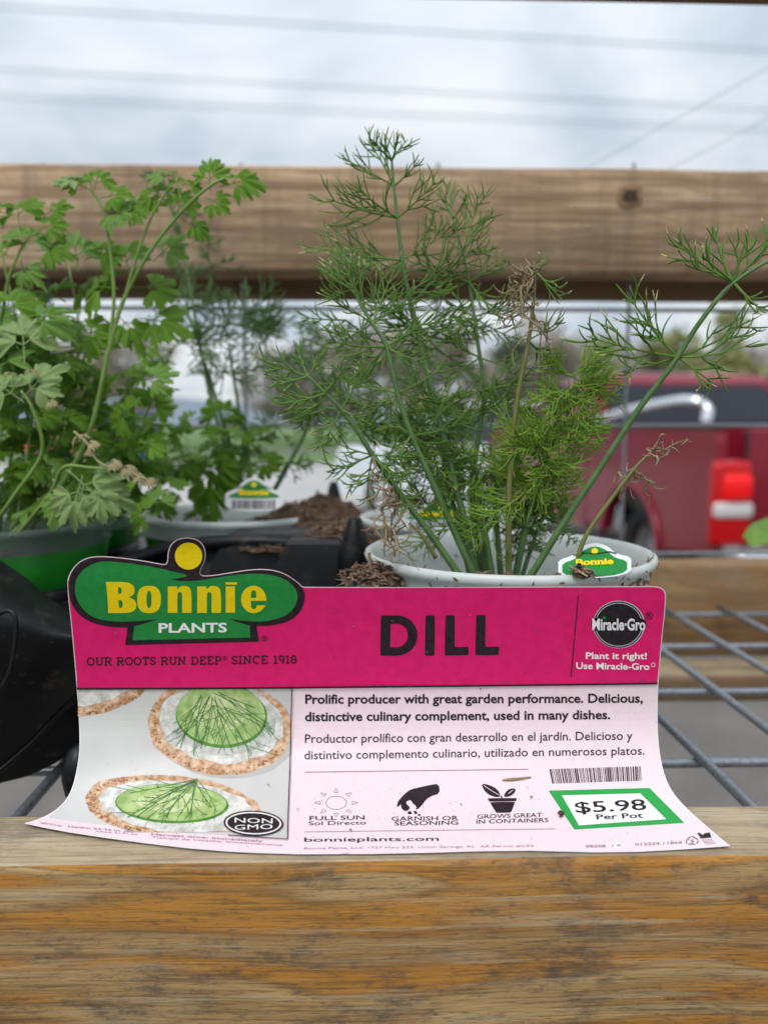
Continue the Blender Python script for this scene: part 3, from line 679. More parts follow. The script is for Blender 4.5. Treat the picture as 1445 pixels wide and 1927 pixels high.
heap((P(530, 1042, .43).x, .43, DZ+.020), (.026, .008), .0014, 14, 'thin dusting of soil along the curved rib', 90)

# ------------------------------------------------------------------ the printed card
TAB = [(1000, .2700), (1075, .2712), (1104, .272), (1200, .2765), (1290, .2798), (1350, .2802), (1400, .2775), (1450, .2720), (1500, .2640), (1540, .2555), (1600, .2398), (1640, .231)]
BOT = [(0, 1535), (50, 1549), (130, 1566), (275, 1587), (430, 1603), (560, 1607), (700, 1606), (1000, 1600), (1200, 1600), (1372, 1592), (1500, 1585)]
def lin(T, x):
    for (a, p), (b, q) in zip(T, T[1:]):
        if x <= b: return p+(q-p)*max(0, (x-a))/(b-a)
    return T[-1][1]
def cub(T, x):
    i = max(1, min(len(T)-3, next((k for k in range(len(T)-1) if x <= T[k+1][0]), len(T)-2)))
    xs = [T[i-1+k][0] for k in range(4)]; ys = [T[i-1+k][1] for k in range(4)]
    h = xs[2]-xs[1]; t_ = (x-xs[1])/h; m0 = (ys[2]-ys[0])/(xs[2]-xs[0])*h; m1 = (ys[3]-ys[1])/(xs[3]-xs[1])*h
    return (2*t_**3-3*t_**2+1)*ys[1]+(t_**3-2*t_**2+t_)*m0+(-2*t_**3+3*t_**2)*ys[2]+(t_**3-t_**2)*m1
def cardY(px, py):
    b = (lin(BOT, px-25)+lin(BOT, px)+lin(BOT, px+25))/3
    t_ = py if py < 1380 else 1380+(py-1380)*220/(b-1380)
    s = min(1, max(0, (py-1380)/(b-1380))); s = s*s*(3-2*s)
    db = .1388/tan(PITCH+atan((b-963.5)/F_PX))
    Y = cub(TAB, min(1640, max(1001, t_)))+(db-.2398)*s
    Y += .0009*sin((px-300)/210.)*(1-s)+.0012*sin(px/160.+1)*s*(1-s)
    return Y
def C3(px, py, lay=0.0):
    p = P(px, py, cardY(px, py)); c = Vector((0, 0, CZ)); return c+(p-c)*(1-lay*3.2e-4)
card = thing('plant_card', P(722, 1600, .25), 'curled pink and white printed dill card with price, leaning over the front board', 'sign')
def K1(x, y): return (x*.42907, 980+y*.42907)       # trace coordinates of three enlargements
def K2(x, y): return (x*.42907, 1280+y*.42907)
def K3(x, y): return (540+x*.6263, 1080+y*.6263)
def chaikin(L, n=2, closed=True):
    for _ in range(n):
        o = []; k = len(L)
        for i in range(k if closed else k-1):
            a, b = L[i], L[(i+1) % k]; o += [(a[0]*.75+b[0]*.25, a[1]*.75+b[1]*.25), (a[0]*.25+b[0]*.75, a[1]*.25+b[1]*.75)]
        L = o if closed else [L[0]]+o+[L[-1]]
    return L
CM = {}
def ink(name, c, c2=None, rough=.42, scale=700, bmp=0, spec=.22): CM[name] = mat('print_'+name, c, rough, c2, scale, bmp, .0002, spec=spec); return CM[name]
ink('pale', (.81, .66, .70), (.775, .625, .665), .3, 420, .10); ink('pink', (.70, .014, .145), (.62, .011, .125), .36, 260, .10); ink('edge', (.78, .74, .75))
ink('black', (.013, .010, .012), (.03, .018, .024), .4, 500); ink('green', (.014, .205, .040), (.020, .235, .050), .38, 500); ink('yellow', (.80, .60, .006), (.72, .55, .005), .4, 600)
ink('white', (.82, .82, .82)); ink('grey', (.26, .20, .24)); ink('frame', (.022, .33, .065)); ink('photo', (.52, .52, .50), (.60, .60, .585), .35, 24); ink('crust', (.40, .20, .09), (.72, .52, .36), .5, 420)
ink('crustdark', (.24, .10, .04), (.42, .21, .10), .5, 300); ink('cream', (.44, .44, .39), (.74, .74, .71), .5, 300); ink('creamshade', (.36, .38, .34), (.60, .61, .56), .5, 260)
ink('cucrim', (.05, .19, .02), (.09, .28, .04), .4, 300); ink('cuc', (.25, .38, .12), (.44, .58, .24), .4, 230); ink('cuccore', (.36, .47, .18), (.60, .68, .36), .4, 260)
ink('sprig', (.06, .19, .045), (.13, .30, .08), .4, 300); ink('sprigdark', (.03, .10, .03), (.06, .16, .05), .4, 300); ink('purple', (.40, .22, .34)); ink('sun', (.33, .26, .30)); ink('silver', (.55, .56, .58))
def decal(name, loops, m, lay, parent=None, lat=True, smooth=False):
    xs = [p[0] for L in loops for p in L]; ys = [p[1] for L in loops for p in L]; pts = []
    if lat and (max(xs)-min(xs) > 22 or max(ys)-min(ys) > 22):
        def ins(x, y):
            c = False
            for L in loops:
                j = len(L)-1
                for i in range(len(L)):
                    if (L[i][1] > y) != (L[j][1] > y) and x < (L[j][0]-L[i][0])*(y-L[i][1])/(L[j][1]-L[i][1])+L[i][0]: c = not c
                    j = i
            return c
        y = math.ceil(min(ys)/6)*6
        while y < max(ys):
            if y >= 1368 or y % 12 == 0:
                x = math.ceil(min(xs)/14)*14
                while x < max(xs):
                    if ins(x, y): pts.append((x, y))
                    x += 14
            y += 6
        nl = []
        for L in loops:                             # split long edges too
            o = []
            for i in range(len(L)):
                a, b = L[i], L[(i+1) % len(L)]; d = sqrt((a[0]-b[0])**2+(a[1]-b[1])**2); k = max(1, int(d/9))
                o += [(a[0]+(b[0]-a[0])*q/k, a[1]+(b[1]-a[1])*q/k) for q in range(k)]
            nl.append(o)
        loops = nl
    v2, fs = tri_fill(loops, pts)
    return mk(name, [C3(x, y, lay) for x, y in v2], fs, m, parent or card, smooth)
def ribbon(mb, pts, w, lay):                        # stroke of width w (pixels of the print) along a 2D path
    for i in range(len(pts)-1):
        (x0, y0), (x1, y1) = pts[i], pts[i+1]; d = sqrt((x1-x0)**2+(y1-y0)**2) or 1; nx, ny = -(y1-y0)/d*w/2, (x1-x0)/d*w/2
        w1 = 1.0; b = len(mb.V)
        mb.V += [C3(x0+nx, y0+ny, lay), C3(x0-nx, y0-ny, lay), C3(x1-nx, y1-ny, lay), C3(x1+nx, y1+ny, lay)]; mb.face([b, b+1, b+2, b+3])
def text_mesh(s, off):
    cu = bpy.data.curves.new('t', 'FONT'); cu.body = s; cu.size = 1; cu.offset = off; cu.resolution_u = 3
    ob = bpy.data.objects.new('t', cu); COL.objects.link(ob); dg = bpy.context.evaluated_depsgraph_get()
    me = ob.evaluated_get(dg).to_mesh(); V = [(v.co.x, v.co.y) for v in me.vertices]; F = [tuple(p.vertices) for p in me.polygons]
    ob.evaluated_get(dg).to_mesh_clear(); bpy.data.objects.remove(ob); bpy.data.curves.remove(cu); return V, F
CAP = {}
def text(s, x0, y0, x1, y1, c0, c1, off, m, lay, name='lettering', parent=None, mapf=None, sk=0.0):
    V, F = text_mesh(s, off)
    if off not in CAP: CAP[off] = max(v[1] for v in text_mesh('H', off)[0])
    cap = CAP[off]; a = min(v[0] for v in V); b = max(v[0] for v in V); o = []
    for x, y in V:
        u = (x-a)/(b-a); h = c0+(c1-c0)*u; px = x0+(x1-x0)*u+sk*y/cap; py = y0+(y1-y0)*u-y/cap*h
        o.append(mapf(px, py) if mapf else C3(px, py, lay))
    return mk(name, o, F, m, parent or card)
OUT = [K1(*p) for p in [(297, 265), (303, 240), (318, 212), (345, 182), (375, 165), (410, 156), (465, 155), (560, 164), (660, 179), (712, 190), (728, 190), (735, 178), (736, 140), (747, 106), (775, 81), (820, 72), (864, 79), (893, 103), (905, 140), (901, 178), (882, 212), (878, 232), (890, 241), (940, 238), (1020, 225), (1110, 211), (1190, 212), (1250, 230), (1300, 264), (1326, 288)]]
OUTS = chaikin(OUT, 2, False)
RE = [(1230, 1103), (1241, 1104.5), (1249, 1109.5), (1253, 1119), (1251, 1150), (1244, 1215), (1238, 1285), (1236.5, 1340), (1237.5, 1390), (1243, 1432), (1251, 1463), (1264, 1490), (1286, 1516), (1312, 1540), (1342, 1566), (1373, 1592)]
BE = [(1300, 1597.5), (1200, 1603), (1120, 1604), (1060, 1602.5), (1000, 1601), (900, 1602), (800, 1605), (700, 1607), (560, 1607.5), (480, 1605), (429, 1602.5), (350, 1596), (275, 1587), (200, 1577), (128, 1566), (85, 1558), (46, 1549.5)]
LE = [(70, 1542.5), (90, 1534), (110, 1521), (126, 1504), (137, 1482), (145, 1450), (149.5, 1420), (150.5, 1390), (149, 1350), (145, 1295), (140, 1235), (134, 1170), (129, 1125)]
RES = chaikin(RE, 1, False); LES = chaikin(LE, 1, False)
full = OUTS+[(574, 1104.2), (700, 1104.5), (950, 1104)]+RES+BE+LES
base = decal('card_stock', [full], CM['edge'], 0, smooth=True)
# thickness: back face and cut edge
v2, fs = tri_fill([full]); k = len(v2); per_ = full
mb = MB(); 
for x, y in per_: mb.V.append(C3(x, y, 0)); mb.V.append(C3(x, y, -3.6))
q = len(per_)
for i in range(q): j = (i+1) % q; mb.face([2*i, 2*j, 2*j+1, 2*i+1])
mb.build('cut_edge', CM['white'], card); decal('card_back', [full], CM['white'], -3.6, smooth=True)
def inset(L, d, cx=None):
    o = []; n = len(L)
    for i in range(n):
        a, b, c = L[i-1], L[i], L[(i+1) % n]; tx, ty = c[0]-a[0], c[1]-a[1]; l = sqrt(tx*tx+ty*ty) or 1
        o.append((b[0]-ty/l*d, b[1]+tx/l*d))
    return o
fi = inset(full, 2.2)
decal('pale_print', [[p for p in fi if p[1] > 1100]], CM['pale'], 1)
# photograph of bread rounds, lower part of the card
LEi = [(x+2, y) for x, y in LES if y >= 1298]
photo = [(145.5, 1294), (549.5, 1294), (548, 1340), (545.5, 1450), (542, 1578), K2(1100, 690), K2(1000, 680), K2(850, 672), K2(640, 655), K2(500, 640), K2(330, 618), K2(215, 603)]+[p for p in LEi[:] if p[1] < 1530][::1]
photo = [p for p in photo]
ph = decal('food_photo', [photo], CM['photo'], 2)
r5 = random.Random(5)
def blob(cx, cy, rx, ry, rot=0, rough_=.03, n=64, K=K2, seed=0, sq=2.0):
    o = []
    for i in range(n):
        a = 2*pi*i/n; k = 1+rough_*(noise.noise(Vector((cos(a)*3+seed, sin(a)*3, 1)))+.5*noise.noise(Vector((cos(a)*9+seed, sin(a)*9, 4))))
        x = rx*k*(abs(cos(a))**(2/sq))*(1 if cos(a) >= 0 else -1); y = ry*k*(abs(sin(a))**(2/sq))*(1 if sin(a) >= 0 else -1)
        o.append(K(cx+x*cos(rot)-y*sin(rot), cy+x*sin(rot)+y*cos(rot)))
    return o
def clip(L, box):                                   # keep what lies inside an axis-aligned box
    for ax, lim, sg in ((0, box[0], 1), (0, box[1], -1), (1, box[2], 1), (1, box[3], -1)):
        o = []
        for i in range(len(L)):
            a, b = L[i-1], L[i]; ia = (a[ax]-lim)*sg >= 0; ib = (b[ax]-lim)*sg >= 0
            if ia != ib: t_ = (lim-a[ax])/(b[ax]-a[ax]); o.append((a[0]+(b[0]-a[0])*t_, a[1]+(b[1]-a[1])*t_))
            if ib: o.append(b)
        L = o
    return L
def leftx(py): return next((x for x, y in sorted(((x+3, y) for x, y in LES), key=lambda p: abs(p[1]-py))), 150)
PB = (147.5, 548, 1292, 1600)
def art(name, L, m, lay, box=PB): return decal(name, [clip(L, box)], CM[m], lay, ph)
ink('photoshade', (.40, .40, .385), (.46, .46, .445), .4, 60)
art('cast_shade', blob(985, 225, 322, 206, .1, .02, seed=40), 'photoshade', 2.5); art('cast_shade', blob(780, 574, 380, 128, .1, .02, seed=41), 'photoshade', 2.5, (96, 541, 1292, 1566))
# top left round, cut off by the frame
art('bread_crust', blob(400, 10, 290, 142, -.22, .05, seed=2), 'crust', 3); art('bread_spread', blob(400, -12, 265, 118, -.22, .08, seed=3), 'cream', 4)
# upper round
art('bread_crust', blob(964, 205, 316, 212, .10, .035, seed=4), 'crust', 3); art('bread_spread', blob(972, 190, 272, 176, .08, .09, seed=5), 'cream', 4)
art('bread_shadow', blob(975, 190, 232, 138, .05, .06, seed=6), 'creamshade', 5); art('cucumber_rind', blob(972, 157, 200, 140, .06, .012, seed=7), 'cucrim', 6)
art('cucumber_flesh', blob(970, 150, 195, 133, .06, .015, seed=8), 'cuc', 7); art('cucumber_core', blob(965, 138, 120, 76, .06, .16, seed=9), 'cuccore', 8)
# lower round, foreshortened
LB = (96, 541, 1292, 1566)
art('bread_crust', blob(760, 556, 388, 138, .10, .05, seed=14), 'crust', 3, LB); art('bread_spread', blob(775, 556, 345, 112, .10, .09, seed=15), 'cream', 4, LB)
art('cucumber_rind', blob(755, 541, 248, 86, .03, .012, seed=17), 'cucrim', 6, LB); art('cucumber_flesh', blob(753, 537, 241, 80, .03, .015, seed=18), 'cuc', 7, LB); art('cucumber_core', blob(750, 536, 150, 44, .03, .12, seed=19), 'cuccore', 8, LB)
mb = MB(); mc = MB(); md = MB()                      # crumbs in the crust, holes in the spread
for (cx, cy, rx, ry, rt, sd0, a0, a1) in ((964, 205, 294, 196, .10, 4, .3, 3.6), (400, 8, 280, 132, -.22, 2, .3, 2.6), (760, 556, 366, 126, .1, 14, 1.8, 4.2)):
    for i in range(110):
        a = r5.uniform(a0, a1); k = r5.uniform(.95, 1.05); x, y = rx*k*cos(a), ry*k*sin(a)
        X, Y = K2(cx+x*cos(rt)-y*sin(rt), cy+x*sin(rt)+y*cos(rt))
        if not (leftx(Y)+3 < X < 543 and 1297 < Y < 1562): continue
        s = r5.uniform(1, 3.6); L = [(X+s*cos(q*pi/3)*r5.uniform(.5, 1.3), Y+s*.7*sin(q*pi/3)*r5.uniform(.5, 1.2)) for q in range(6)]
        t_ = (mb if r5.random() < .62 else mc); b = len(t_.V); t_.V += [C3(*p, 5.5+i*.004) for p in L]; t_.face([b+z for z in range(6)])
mb.build('crust_holes', CM['crustdark'], ph); mc.build('crust_flecks', CM['crust'], ph)
ms = MB(); r4 = random.Random(12)                   # seeds round the core of each slice
for (cx, cy, rx, ry, q_) in ((965, 140, 98, 60, 15), (750, 536, 118, 33, 17)):
    for i in range(q_):
        a = 2*pi*i/q_+r4.uniform(-.1, .1); x, y = cx+rx*cos(a)*r4.uniform(.8, 1.1), cy+ry*sin(a)*r4.uniform(.8, 1.1); X, Y = K2(x, y)
        if Y < 1300: continue
        L = [(X+cos(a)*5*cos(b_)-sin(a)*2*sin(b_), Y+(sin(a)*5*cos(b_)+cos(a)*2*sin(b_))*.7) for b_ in [k_*pi/4 for k_ in range(8)]]; b = len(ms.V); ms.V += [C3(*p, 8.6) for p in L]; ms.face([b+z for z in range(8)])
ink('seed', (.62, .66, .44)); ms.build('cucumber_seeds', CM['seed'], ph)
def sprig(root, ends, w0=2.4, n=3, seed=0):
    r = random.Random(seed); out = []
    for ex, ey in ends:
        c = ((root[0]+ex)/2+r.uniform(-22, 22), (root[1]+ey)/2+r.uniform(-16, 16)); pts = []
        for i in range(9):
            t_ = i/8; pts.append(((1-t_)**2*root[0]+2*t_*(1-t_)*c[0]+t_*t_*ex, (1-t_)**2*root[1]+2*t_*(1-t_)*c[1]+t_*t_*ey))
        out.append((pts, w0))
        for q in range(n):
            i = r.randint(2, 7); x, y = pts[i]; dx, dy = ex-root[0], ey-root[1]; l = sqrt(dx*dx+dy*dy); sg = r.choice((-1, 1)); an = atan2(dy, dx)+sg*r.uniform(.25, .7); ll = l*r.uniform(.2, .42)
            out.append(([(x+ll*t2*cos(an), y+ll*t2*sin(an)*.9) for t2 in (0, .35, .7, 1)], w0*.62))
    return out
def draw(sp, m, lay, name, lim):
    mb = MB(); k = 0
    for pts, w_ in sp:
        L = [K2(*p) for p in pts]; L = [p for p in L if lim[0] < p[0] < lim[1] and lim[2] < p[1] < lim[3]]
        if len(L) > 1: ribbon(mb, L, w_*.62, lay+k*.012); k += 1
    mb.build(name, CM[m], ph)
L1 = (150, 545, 1298, 1440)
draw(sprig((900, 38), [(790, 300), (850, 330), (1105, 320), (1180, 190), (770, 230)], seed=1)+sprig((935, 110), [(985, 310), (1050, 280), (900, 290), (840, 210), (1205, 235)], 2.0, seed=11)+sprig((1010, 130), [(1140, 290), (1080, 200), (940, 250), (880, 180)], 1.8, seed=12), 'sprig', 9, 'dill_sprig', L1)
draw(sprig((935, 40), [(1100, 330), (770, 290), (1020, 315), (880, 300), (1190, 215), (1120, 120), (860, 250)], 1.9, seed=2), 'sprigdark', 9.4, 'dill_sprig', L1)
L2_ = (120, 538, 1440, 1560)
draw(sprig((865, 432), [(560, 600), (830, 615), (950, 575), (570, 495), (700, 590)], seed=3)+sprig((790, 500), [(640, 610), (600, 570), (720, 600), (830, 590)], 1.9, seed=13)+sprig((840, 520), [(900, 590), (780, 600), (930, 560)], 1.8, seed=14), 'sprig', 9, 'dill_sprig', L2_)
draw(sprig((855, 440), [(600, 600), (730, 600), (840, 600), (930, 560), (660, 530)], 1.9, seed=4), 'sprigdark', 9.4, 'dill_sprig', L2_)
# badge
bd = decal('badge', [blob(1112, 627, 131, 55, .03, 0)], CM['black'], 11); decal('badge_ring', [blob(1112, 627, 122, 49, .03, 0), blob(1112, 627, 115, 44, .03, 0)], CM['white'], 12, bd)
text('NON', *K2(1030, 624), *K2(1196, 628), 9, 9, .0, CM['white'], 12, parent=bd); text('GMO', *K2(1030, 656), *K2(1196, 652), 9, 9, .0, CM['white'], 12, parent=bd)
text('Harvest time: Immediately', *K2(665, 680), *K2(1155, 710), 4.6, 4.6, .02, CM['purple'], 3)
text('Tiempo de cosecha: Inmediatamente', *K2(665, 692), *K2(1240, 727), 3.6, 3.6, .01, CM['purple'], 3)
text('Height: 24-36 in. tall', *K2(300, 645), *K2(585, 668), 3.6, 3.6, .02, CM['purple'], 3); text('Altura: 61-91 cm', *K2(420, 665), *K2(605, 679), 3.0, 3.0, .01, CM['purple'], 3)
text('Spacing: 12-15 in. apart', *K2(180, 628), *K2(275, 642), 3.2, 3.2, .02, CM['purple'], 3)
# header and frame lines over the photograph
hd_top = inset(OUTS+[(574, 1104.2), (700, 1104.5), (950, 1104)]+RES, 1.8)
hdr = [p for p in hd_top if p[1] < 1286]+[(1236, 1285.2), (1100, 1287), (850, 1290), (549, 1293), (350, 1294.3), (145.5, 1295)]+[(x+1.6, y) for x, y in LES if y < 1294]
header = decal('header_band', [hdr], CM['pink'], 10)
mb = MB()
ribbon(mb, [(145.5, 1296.3), (350, 1295.8), (549, 1294.3), (850, 1291.2), (1100, 1288.2), (1236.5, 1286.2)], 3.4, 11.5); ribbon(mb, [(549.6, 1296), (548.5, 1340), (547, 1400), (545.6, 1450), (543.6, 1500), (542, 1545), (541.3, 1579)], 2.0, 11.3)
ribbon(mb, [(541, 1578.6), (500, 1576), (470, 1573.5), (429, 1571)], 1.4, 11.4); mb.build('frame_lines', CM['black'], card)
# emblem
logo = thing('emblem', C3(350, 1120)); logo.location = Vector(logo.location)-Vector(card.location); logo.parent = card
lo_out = chaikin([K1(*p) for p in [(301, 300), (305, 250), (320, 215), (347, 185), (378, 168), (410, 160), (465, 159), (560, 168), (660, 183), (712, 194), (730, 194), (739, 180), (740, 142), (751, 108), (778, 84), (820, 76), (862, 83), (890, 106), (900, 140), (897, 178), (878, 212), (874, 234), (888, 245), (940, 242), (1020, 229), (1110, 215), (1190, 216), (1250, 234), (1300, 267), (1332, 300), (1339, 335), (1325, 388), (1290, 427), (1240, 450), (1180, 461), (1125, 461), (1125, 461), (1136, 530), (1136, 530), (550, 545), (550, 545), (561, 468), (561, 468), (480, 466), (400, 446), (345, 411), (312, 362)]], 2)
decal('outline', [lo_out], CM['black'], 12, logo)
lg = [K1(*p) for p in [(328, 290), (340, 245), (375, 205), (430, 180), (480, 177), (600, 190), (700, 208), (770, 225), (832, 240), (800, 249), (748, 259), (748, 259), (810, 266), (880, 262), (940, 251), (1040, 236), (1120, 230), (1200, 238), (1260, 260), (1300, 300), (1308, 340), (1290, 385), (1250, 420), (1180, 440), (1120, 443), (1050, 436), (1002, 430), (1002, 430), (1040, 444), (1096, 460), (1096, 460), (1098, 512), (1098, 512), (583, 524), (583, 524), (590, 464), (590, 464), (650, 447), (694, 431), (694, 431), (640, 437), (560, 443), (480, 441), (410, 425), (365, 390), (335, 340)]]
decal('green_field', [chaikin(lg, 2)], CM['green'], 13, logo)
decal('yellow_dot', [blob(828, 155, 60, 59, 0, 0, K=K1)], CM['yellow'], 13, logo)
def ell(cx, cy, rx, ry, n=32, K=K1, sq=2.0, a0=0, a1=2*pi):
    return [K(cx+rx*abs(cos(a))**(2/sq)*(1 if cos(a) >= 0 else -1), cy+ry*abs(sin(a))**(2/sq)*(1 if sin(a) >= 0 else -1)) for a in [a0+(a1-a0)*i/n for i in range(n)]]
glyph = []
glyph.append([chaikin([K1(*p) for p in [(466, 268), (466, 268), (548, 268), (580, 276), (594, 300), (588, 326), (566, 336), (566, 336), (590, 344), (602, 370), (592, 396), (560, 405), (476, 405), (476, 405), (473, 330)]], 2), chaikin([K1(*p) for p in [(519, 291), (519, 291), (534, 293), (536, 318), (520, 322), (520, 322)]], 1), chaikin([K1(*p) for p in [(521, 347), (521, 347), (539, 350), (540, 380), (524, 384), (524, 384)]], 1)])
glyph.append([ell(655, 345, 52, 60, sq=2.6), ell(655, 345, 11, 38, sq=2.4)])
for dx in (0, 129):
    glyph.append([chaikin([K1(x+dx, y) for x, y in [(737, 288), (737, 288), (777, 288), (777, 288), (779, 301), (779, 301), (794, 286), (818, 285), (836, 296), (841, 322), (841, 404), (841, 404), (800, 404), (800, 404), (800, 325), (796, 313), (784, 313), (779, 324), (779, 404), (779, 404), (737, 404), (737, 404)]], 1)])
glyph.append([[K1(*p) for p in [(991, 288), (1031, 288), (1031, 403), (991, 403)]]]); glyph.append([[K1(*p) for p in [(990, 270), (1040, 270), (1040, 280), (990, 280)]]])
e_ = [K1(1168, 351)]+[K1(1113+55*cos(a), 345-60*sin(a)) for a in [radians(5+i*350/36) for i in range(33)]]+[K1(1166, 371), K1(1126, 371), K1(1125, 382), K1(1113, 389), K1(1102, 381), K1(1101, 351)]
glyph.append([e_, chaikin([K1(*p) for p in [(1101, 338), (1101, 338), (1102, 310), (1113, 303), (1124, 310), (1125, 338), (1125, 338)]], 1)])
for g in glyph: decal('yellow_letter', g, CM['yellow'], 14, logo)
text('PLANTS', *K1(697, 490), *K1(996, 488), 17.5, 17.5, .025, CM['white'], 14, parent=logo)
decal('registered_ring', [ell(1160, 517, 13.5, 12, 20), ell(1160, 517, 11, 9.6, 20)], CM['black'], 12, logo); text('R', *K1(1155, 523), *K1(1166, 523), 5, 5, .01, CM['black'], 12, parent=logo)
# slab-serif line drawn as strokes on a unit cell
def arcs(cx, cy, rx, ry, a0, a1, n=10): return [(cx+rx*cos(radians(a0+(a1-a0)*i/n)), cy+ry*sin(radians(a0+(a1-a0)*i/n))) for i in range(n+1)]
SL = {'O': (.84, [arcs(.42, .5, .36, .5, 0, 360, 20)]), 'U': (.86, [[(.16, 1), (.16, .35)]+arcs(.43, .33, .27, .33, 180, 360, 8)+[(.70, 1)]], [(0, 1, .32), (.54, 1, .86)]),
 'R': (.80, [[(.16, 0), (.16, 1)], [(.16, 1), (.45, 1)]+arcs(.45, .74, .24, .26, 90, -90, 8)+[(.16, .48)], [(.42, .48), (.68, 0)]], [(0, 0, .32), (0, 1, .2), (.56, 0, .82)]),
 'T': (.74, [[(.37, 0), (.37, 1)], [(.04, 1), (.70, 1)], [(.06, 1), (.06, .78)], [(.68, 1), (.68, .78)]], [(.2, 0, .54)]), 'S': (.62, [arcs(.31, .74, .24, .26, 35, 270, 10)+arcs(.31, .25, .25, .25, 90, -145, 10), [(.54, .98), (.54, .76)], [(.06, .02), (.06, .26)]]),
 'N': (.88, [[(.16, 0), (.16, 1)], [(.16, 1), (.70, 0)], [(.70, 0), (.70, 1)]], [(0, 0, .32), (0, 1, .2), (.54, 1, .86)]), 'D': (.84, [[(.16, 0), (.16, 1)], [(.04, 1), (.42, 1)]+arcs(.42, .5, .34, .5, 90, -90, 10)+[(.04, 0)]]),
 'E': (.72, [[(.16, 0), (.16, 1)], [(.02, 1), (.64, 1)], [(.16, .51), (.5, .51)], [(.02, 0), (.66, 0)], [(.64, 1), (.64, .78)], [(.66, 0), (.66, .24)]]), 'P': (.74, [[(.16, 0), (.16, 1)], [(.02, 1), (.42, 1)]+arcs(.42, .72, .25, .28, 90, -90, 8)+[(.16, .44)]], [(0, 0, .36)]),
 'I': (.36, [[(.18, 0), (.18, 1)]], [(.0, 0, .36), (.0, 1, .36)]), 'C': (.76, [arcs(.42, .5, .35, .5, 50, 310, 14), [(.66, .98), (.66, .76)]]), '1': (.44, [[(.24, 0), (.24, 1)], [(.24, 1), (.04, .86)]], [(.04, 0, .44)]),
 '9': (.62, [arcs(.31, .69, .24, .31, 0, 360, 14), [(.55, .69)]+arcs(.28, .4, .27, .4, 20, -80, 6)]), '8': (.62, [arcs(.31, .76, .21, .24, 0, 360, 12), arcs(.31, .26, .26, .27, 0, 360, 12)]), ' ': (.34, [])}
def slab_text(s, x0, y0, x1, y1, cap, w_, m, lay):
    tot = sum(SL[c][0]+.10 for c in s)-.10; sx = (x1-x0)/tot; x = 0; mb = MB(); k = 0
    for c in s:
        g = SL[c]; strokes = list(g[1])
        for p in strokes: ribbon(mb, [(x0+(x+a)*sx, y0+(y1-y0)*(x+a)/tot-b*cap) for a, b in p], w_, lay+k*.01); k += 1
        for (a, b, a2) in (g[2] if len(g) > 2 else []):
            ribbon(mb, [(x0+(x+a)*sx, y0+(y1-y0)*(x+a)/tot-b*cap), (x0+(x+a2)*sx, y0+(y1-y0)*(x+a2)/tot-b*cap)], w_*.85, lay+k*.01); k += 1
        x += g[0]+.10
    return mb.build('motto', m, card)
slab_text('OUR ROOTS RUN DEEP', 164, 1251.8, 417, 1249.5, 13.6, 2.5, CM['black'], 11.5); slab_text('SINCE 1918', 436, 1249.2, 558.5, 1247.6, 13.6, 2.5, CM['black'], 11.5)
decal('registered_ring', [ell(987, 602, 10.5, 9, 20), ell(987, 602, 8.5, 7, 20)], CM['black'], 11.5); text('R', *K1(983, 606), *K1(991, 606), 3.4, 3.4, .01, CM['black'], 11.5)
# title letters
def rr(pts, q=1.6): 
    o = []; n = len(pts)
    for i in range(n):
        a, b, c = pts[i-1], pts[i], pts[(i+1) % n]
        for s_ in (a, c):
            d = sqrt((s_[0]-b[0])**2+(s_[1]-b[1])**2) or 1; o.append((b[0]+(s_[0]-b[0])/d*min(q, d/2), b[1]+(s_[1]-b[1])/d*min(q, d/2)))
    return chaikin(o, 1)
def sl_(x, y): return K3(x, y-(x-282)*.008)
D_o = [(282, 125), (330, 125)]+[(330+62*sin(a), 185.5-60.5*cos(a)) for a in [radians(10+i*160/12) for i in range(13)]]+[(330, 246), (280, 246)]
D_i = [(311, 150), (330, 150)]+[(330+33*sin(a), 185.5-35.5*cos(a)) for a in [radians(10+i*160/10) for i in range(11)]]+[(330, 221), (310, 221)]
decal('title_letter', [rr([sl_(*p) for p in D_o]), [sl_(*p) for p in D_i]], CM['black'], 11.5)
decal('title_letter', [rr([sl_(*p) for p in [(416, 126), (444, 126), (443, 247), (414, 247)]])], CM['black'], 11.5)
for dx in (0, 92): decal('title_letter', [rr([sl_(x+dx, y) for x, y in [(476, 126), (504, 126), (503, 222), (545, 221), (545, 246), (473, 247)]])], CM['black'], 11.5)
mb = MB(); ribbon(mb, [K3(874.5, 65), K3(863, 190), K3(852, 311)], 1.7, 11.5); mb.build('divider', CM['black'], card)
# round fertiliser emblem
em = thing('round_emblem', C3(1164, 1175)); em.location = Vector(em.location)-Vector(card.location); em.parent = card
def e3(cx, cy, rx, ry, n=48): return ell(cx, cy, rx, ry, n, K3)
decal('halo', [e3(996, 152, 77.5, 71.5)], CM['silver'], 11.3, em); decal('disc', [e3(995.5, 152.5, 75, 69.5)], CM['black'], 11.8, em)
decal('ring', [e3(995.5, 152.5, 71, 65.5), e3(995.5, 152.5, 69, 63.6)], CM['silver'], 12.2, em)
decal('name_plate', [chaikin([K3(*p) for p in [(913, 133), (940, 131), (1000, 138), (1010, 131), (1060, 132), (1078, 140), (1078, 166), (1060, 172), (940, 171), (915, 171)]], 2)], CM['black'], 12.5, em)
text('Miracle·Gro', *K3(916, 168), *K3(1076, 169), 21.5, 21.5, .035, CM['silver'], 13.0, parent=em); text('Miracle·Gro', *K3(917, 167), *K3(1075, 168), 20.8, 20.8, .010, CM['white'], 13.8, parent=em)
mb = MB()
for a in (-50, -10, 35): x, y = K3(953, 136); ribbon(mb, [(x, y), (x+5*sin(radians(a)), y-6*cos(radians(a)))], 2.2, 14); 
mb.build('sprout', CM['green'], em)
